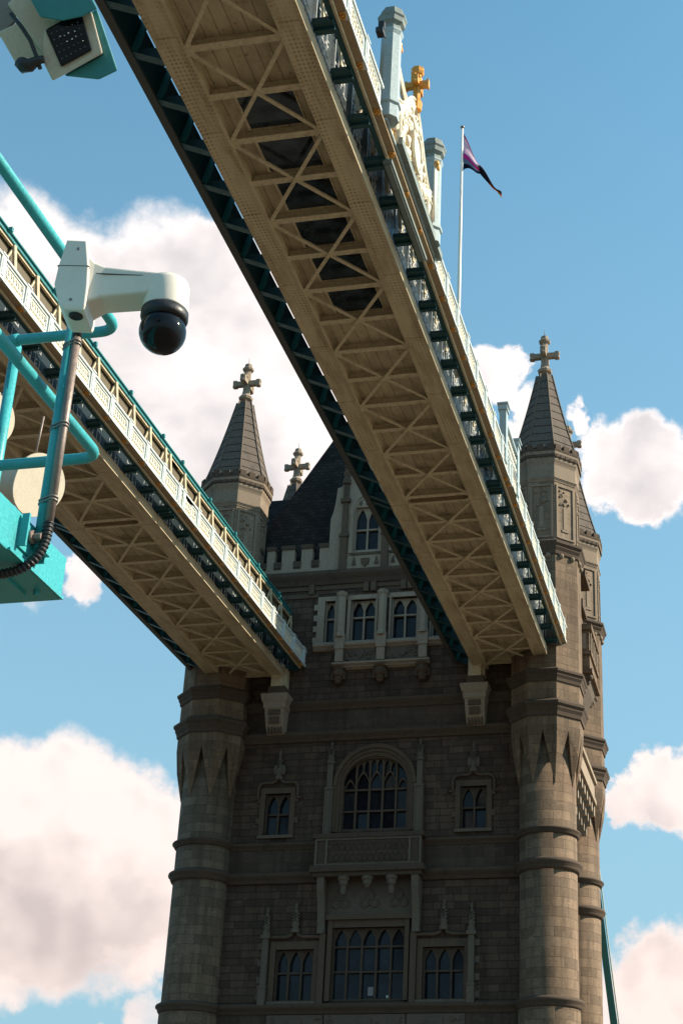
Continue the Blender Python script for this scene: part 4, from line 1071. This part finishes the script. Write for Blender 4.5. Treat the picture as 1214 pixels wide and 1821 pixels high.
T(corner((-3.05, -1.0, 3.605), (-3.05, 5.99, 3.605), (-6.5, 5.99, 3.605)), .028, 'rail', 18)
for y_, z_ in ((5.99, 4.35), (5.99, 3.605)):
    MB().tube([(-3.63-o_.x, y_-o_.y, z_-o_.z), (-3.59-o_.x, y_-o_.y, z_-o_.z)], .034, 16).build('weld_collar', 'turq', gf)
# the post that carries the camera stands nearer than the rails
PX, PY = -2.932, 5.335
cp = empty('camera_post', 'vertical turquoise steel post carrying the white dome camera', 'post', None, (PX, PY, 2.6))
MB().tube([(0, 0, .17), (0, 0, 1.4)], .030, 22).build('shaft', 'turq', cp)
MB().box(-.036, .036, -.02, .036, .155, .20).build('foot_plate', 'turq', cp)
# steel conduit strapped to the post
oc = Vector((PX+.044, PY-.034, 2.9))
cd = empty('cable_conduit', 'dull steel conduit pipe with black ribbed hose strapped to the turquoise post', 'conduit', None, tuple(oc))
MB().tube([(0, 0, -.02), (0, 0, .95)], .0185, 18).build('pipe', 'pipe', cd)
MB().tube([(0, 0, .93), (0, 0, 1.0), (.005, 0, 1.09)], [.021, .017, .015], 12).build('gland', 'black', cd)
hp = [(0, 0, -.015), (0, 0, -.08), (-.006, -.006, -.14), (-.03, -.02, -.20), (-.08, -.03, -.245), (-.15, -.04, -.265), (-.3, -.05, -.272), (-.6, -.06, -.272)]
dense = []
for i in range(len(hp)-1):
    a, c = Vector(hp[i]), Vector(hp[i+1]); m_ = max(2, int((c-a).length/.0045))
    for j in range(m_): dense.append(a.lerp(c, j/m_))
for _ in range(60): dense = [dense[0]]+[(dense[i-1]+dense[i]*2+dense[i+1])/4 for i in range(1, len(dense)-1)]+[dense[-1]]
MB().tube(dense, [.0225 if i % 4 < 2 else .018 for i in range(len(dense))], 16, False).build('flexible_hose', 'black', cd)
for z in (.90, .47, .10):
    b = MB(); A_ = Vector((PX, PY, 0))-Vector((oc.x, oc.y, 0)); loop = []
    th = math.atan2(-A_.y, -A_.x)
    for k in range(10): t = th+math.pi/2+k*math.pi/9; loop.append((A_.x+.032*math.cos(t), A_.y+.032*math.sin(t)))
    for k in range(10): t = th-math.pi/2+k*math.pi/9; loop.append((.0205*math.cos(t), .0205*math.sin(t)))
    n_ = len(loop)
    for dz in (-.008, .008): b.tube([(x, y, z+dz) for x, y in loop+loop[:1]], .0045, 6)
    b.build('strap', 'grey', cd)
# dome camera on its arm
od = Vector((-2.783, 5.06, 3.932))
dc = empty('dome_camera', 'white dome security camera with black ball on a bracket arm, on the turquoise post', 'security camera', None, tuple(od))
UPZ = Vector((0, 0, 1))
arm_d = Vector((.975, .20, -.03)).normalized(); arm_s = UPZ.cross(arm_d).normalized()
def loft(secs, name, mat, parent, smooth=False, bev=.008, seg=2):
    o = MB().rings(secs, True, True, smooth).build(name, mat, parent)
    if bev:
        m_ = o.modifiers.new('bevel', 'BEVEL'); m_.width = bev; m_.segments = seg; m_.limit_method = 'ANGLE'; m_.angle_limit = R(25)
    return o
def sect(c, x0, x1, hy, ch=.0): return [c+arm_d*x0-arm_s*hy, c+arm_d*x1-arm_s*hy, c+arm_d*x1+arm_s*hy, c+arm_d*x0+arm_s*hy]
Z_ = lambda z: UPZ*z
loft([sect(Z_(-.188), -.025, .062, .09), sect(Z_(-.165), -.05, .066, .095), sect(Z_(-.06), -.082, .064, .097), sect(Z_(.04), -.076, .056, .097), sect(Z_(.178), -.058, .03, .094)], 'mounting_box', 'camwhite', dc, False, .006)
def asec(x, hw, lo, hi): return [arm_d*x-arm_s*hw+Z_(lo), arm_d*x+arm_s*hw+Z_(lo), arm_d*x+arm_s*hw+Z_(hi), arm_d*x-arm_s*hw+Z_(hi)]
DZ = -.035
loft([asec(.035, .088, -.165, .115), asec(.075, .075, -.125, .08), asec(.12, .068, -.098, .065), asec(.27, .072, -.075, .05), asec(.37, .078, -.06, .04)], 'arm', 'camwhite', dc, False, .012, 3)
hc = arm_d*.392+Z_(DZ)
MB().lathe([(.01, .082), (.07, .080), (.088, .066), (.095, .045), (.097, .0), (.099, -.075), (.097, -.085), (.01, -.085)], hc, 40).build('housing', 'camwhite', dc)
MB().lathe([(.094, -.083), (.103, -.086), (.104, -.118), (.098, -.135), (.01, -.14)], hc, 40).build('collar', 'black', dc)
MB().ball(hc+Vector((0, 0, -.188)), .102, 40, 26).build('smoked_dome', 'dome', dc)
b = MB(); b.lathe([(.026, .006), (.032, -.006), (.024, -.012), (.015, -.004)], arm_d*.018-arm_s*.045+Z_(-.186), 18); b.build('cable_entry', 'black', dc)
MB().box(-.0801, .0580, -.0985, .0985, .036, .039).build('seam', 'edge', dc).rotation_euler = (0, 0, math.atan2(arm_d.y, arm_d.x))
for z_ in (-.14, .13):
    MB().tube([arm_d*.0-arm_s*.09+Z_(z_), arm_d*.0-arm_s*.098+Z_(z_)], .007, 10).build('screw', 'grey', dc)
b = MB(); b.obox(arm_d*.2+Z_(.02), arm_d, arm_s, UPZ, .17, .0735, .0018); b.build('seam', 'edge', dc)
# turquoise cabinet beam
BXC = Vector((-2.962, 5.648, 2.679))
cb_ = empty('cabinet_beam', 'bright turquoise sheet metal box beam jutting in at the lower left', 'box beam', None, tuple(BXC))
b = MB(); b.box(-.9, 0, -6.5, 0, 0, .206); o = b.build('body', 'turq', cb_); m_ = o.modifiers.new('bevel', 'BEVEL'); m_.width = .006; m_.segments = 2
MB().box(.002, .012, -.52, -.004, .0, .014).build('edge_strip', 'turq', cb_)
b = MB(); b.box(.0, .010, -.46, -.27, .05, .18); b.box(.010, .042, -.28, -.27, .05, .18); b.box(.010, .042, -.46, -.448, .05, .20); b.build('bracket', 'turq', cb_)
b = MB(); b.tube([(.010, -.37, .13), (.062, -.37, .13)], .017, 6, False); b.tube([(.010, -.37, .13), (.028, -.37, .13)], .03, 16); b.build('bolt', 'pipe', cb_)
b = MB(); b.box(-.5, -.12, -.3, -.1, -.014, 0); b.tube([(-.45, -.2, -.024), (-.2, -.2, -.024)], .016, 8); b.build('underside_plate', 'turq', cb_)
b = MB(); b.tube([(-.06, -.12, 0), (-.06, -.12, -.026)], .014, 6, False); b.build('bolt', 'turq', cb_)
# horn loudspeakers
def horn(loc, label, rot):
    h = empty('horn_loudspeaker', label, 'loudspeaker', 'white horn loudspeakers by the pipe frame', loc)
    h.rotation_euler = rot
    n = 36
    def tear(r_, x, el=1., drop=0.):
        P = []
        for k in range(n):
            t = 2*math.pi*k/n; q_ = r_*(1+drop*max(0., math.cos(t-4.25))**3)
            P.append((x, q_*math.cos(t), q_*el*math.sin(t)))
        return P
    MB().rings([tear(.13, -.6), tear(.135, -.3), tear(.14, -.06), tear(.145, -.01)], True, True, True).build('barrel', 'beige', h)
    MB().rings([tear(.175, -.012, .95, .35), tear(.175, .0, .95, .35)], True, True, False).build('rim_plate', 'beige', h)
    b = MB(); b.tube([(.0, .05, .17), (.008, .05, .17)], .012, 8); b.build('screw', 'black', h)
    b = MB(); b.tube([(-.1, 0, .12), (-.1, 0, .4)], .006, 6); b.build('stay', 'pipe', h)
    return h
horn((-3.90, 7.0, 4.08), 'white horn loudspeaker behind the turquoise post, just above the box beam', (R(8), R(14), R(-20)))
horn((-4.29, 7.0, 4.55), 'white horn loudspeaker cut off by the left edge, above the other one', (R(8), R(14), R(-20)))
# hooded floodlight camera, top left
fq = empty('hooded_floodlight', 'beige box floodlight with dark glass window under a teal hood, top left corner', 'floodlight', None, tuple(ray(95, 70)*6.1))
of = fq.location.copy()
# local frame: window looks down and to the right of the viewer
ca = Vector(ray(95, 70)); wx = (_r*.93-_u*.36).normalized(); wx = (wx-ca*wx.dot(ca)).normalized(); wy = ca.cross(wx).normalized()
if wy.dot(_u) < 0: wy = -wy
S = 6.1/FOC
def pt(px, py, d=0.): return (_r*((px-95)*S)-_u*((py-70)*S))+ca*d
def slab(poly, d0, d1, name, mat, parent=fq, bev=.006):
    n_ = len(poly); v = [pt(x, y, d0) for x, y in poly]+[pt(x, y, d1)*1.0 for x, y in poly]
    b = MB(); b.add(v, [tuple(range(n_)), tuple(range(2*n_-1, n_-1, -1))]+[(i, (i+1) % n_, n_+(i+1) % n_, n_+i) for i in range(n_)])
    o = b.build(name, mat, parent)
    if bev: m_ = o.modifiers.new('bevel', 'BEVEL'); m_.width = bev; m_.segments = 2; m_.limit_method = 'ANGLE'
    return o
slab([(80, 55), (105, 35), (158, 25), (176, 93), (94, 138), (78, 105)], .0, .22, 'housing', 'beige')
slab([(4, 58), (34, 44), (72, 62), (82, 96), (66, 112), (44, 128)], .06, .26, 'rear_box', 'beige')
slab([(20, 12), (52, -20), (100, 30), (112, 60), (84, 100), (62, 70)], .03, .2, 'neck', 'beige')
slab([(82, 54), (112, 38), (142, 30), (158, 88), (108, 115)], -.012, .02, 'window', 'dome')
slab([(52, -6), (140, -30), (167, 20), (143, 33), (110, 40), (74, 34)], -.05, .02, 'hood', 'tealmid')
slab([(167, 20), (201, 121), (170, 136), (114, 130), (176, 95), (156, 27)], .03, .26, 'hood_flap', 'tealmid')
slab([(-12, -6), (28, -14), (34, 40), (8, 62), (-12, 92)], .12, .3, 'mounting_arm', 'grey')
rr = random.Random(9)
for i in range(6):
    for j in range(5):
        u, v = (i+.7)/6.6, (j+.7)/5.6
        x = (1-v)*(84+(140-84)*u)+v*(108+(156-108)*u); y = (1-v)*(56+(32-56)*u)+v*(113+(88-113)*u)
        MB().ball(pt(x, y, -.012), .0042, 8, 5).build('lamp_lens', 'lens', fq)
        if u+(1-v) > .9 and rr.random() < .75 and .15 < v < .8: MB().ball(pt(x+rr.uniform(-2, 2), y+rr.uniform(-2, 2), -.017), rr.uniform(.0018, .0034), 7, 5).build('lamp_glint', 'glint', fq)  # small pale beads stand in for sun glints on the lamp glass
b = MB(); b.tube([pt(x, y, -.02) for x, y in ((26, 28), (44, 50), (58, 72), (68, 98), (74, 118))], .008, 8); b.tube([pt(x, y, -.03) for x, y in ((38, 106), (46, 112), (58, 112), (70, 104), (80, 102))], [.02, .03, .024, .016, .014], 8); b.build('cable', 'black', fq)
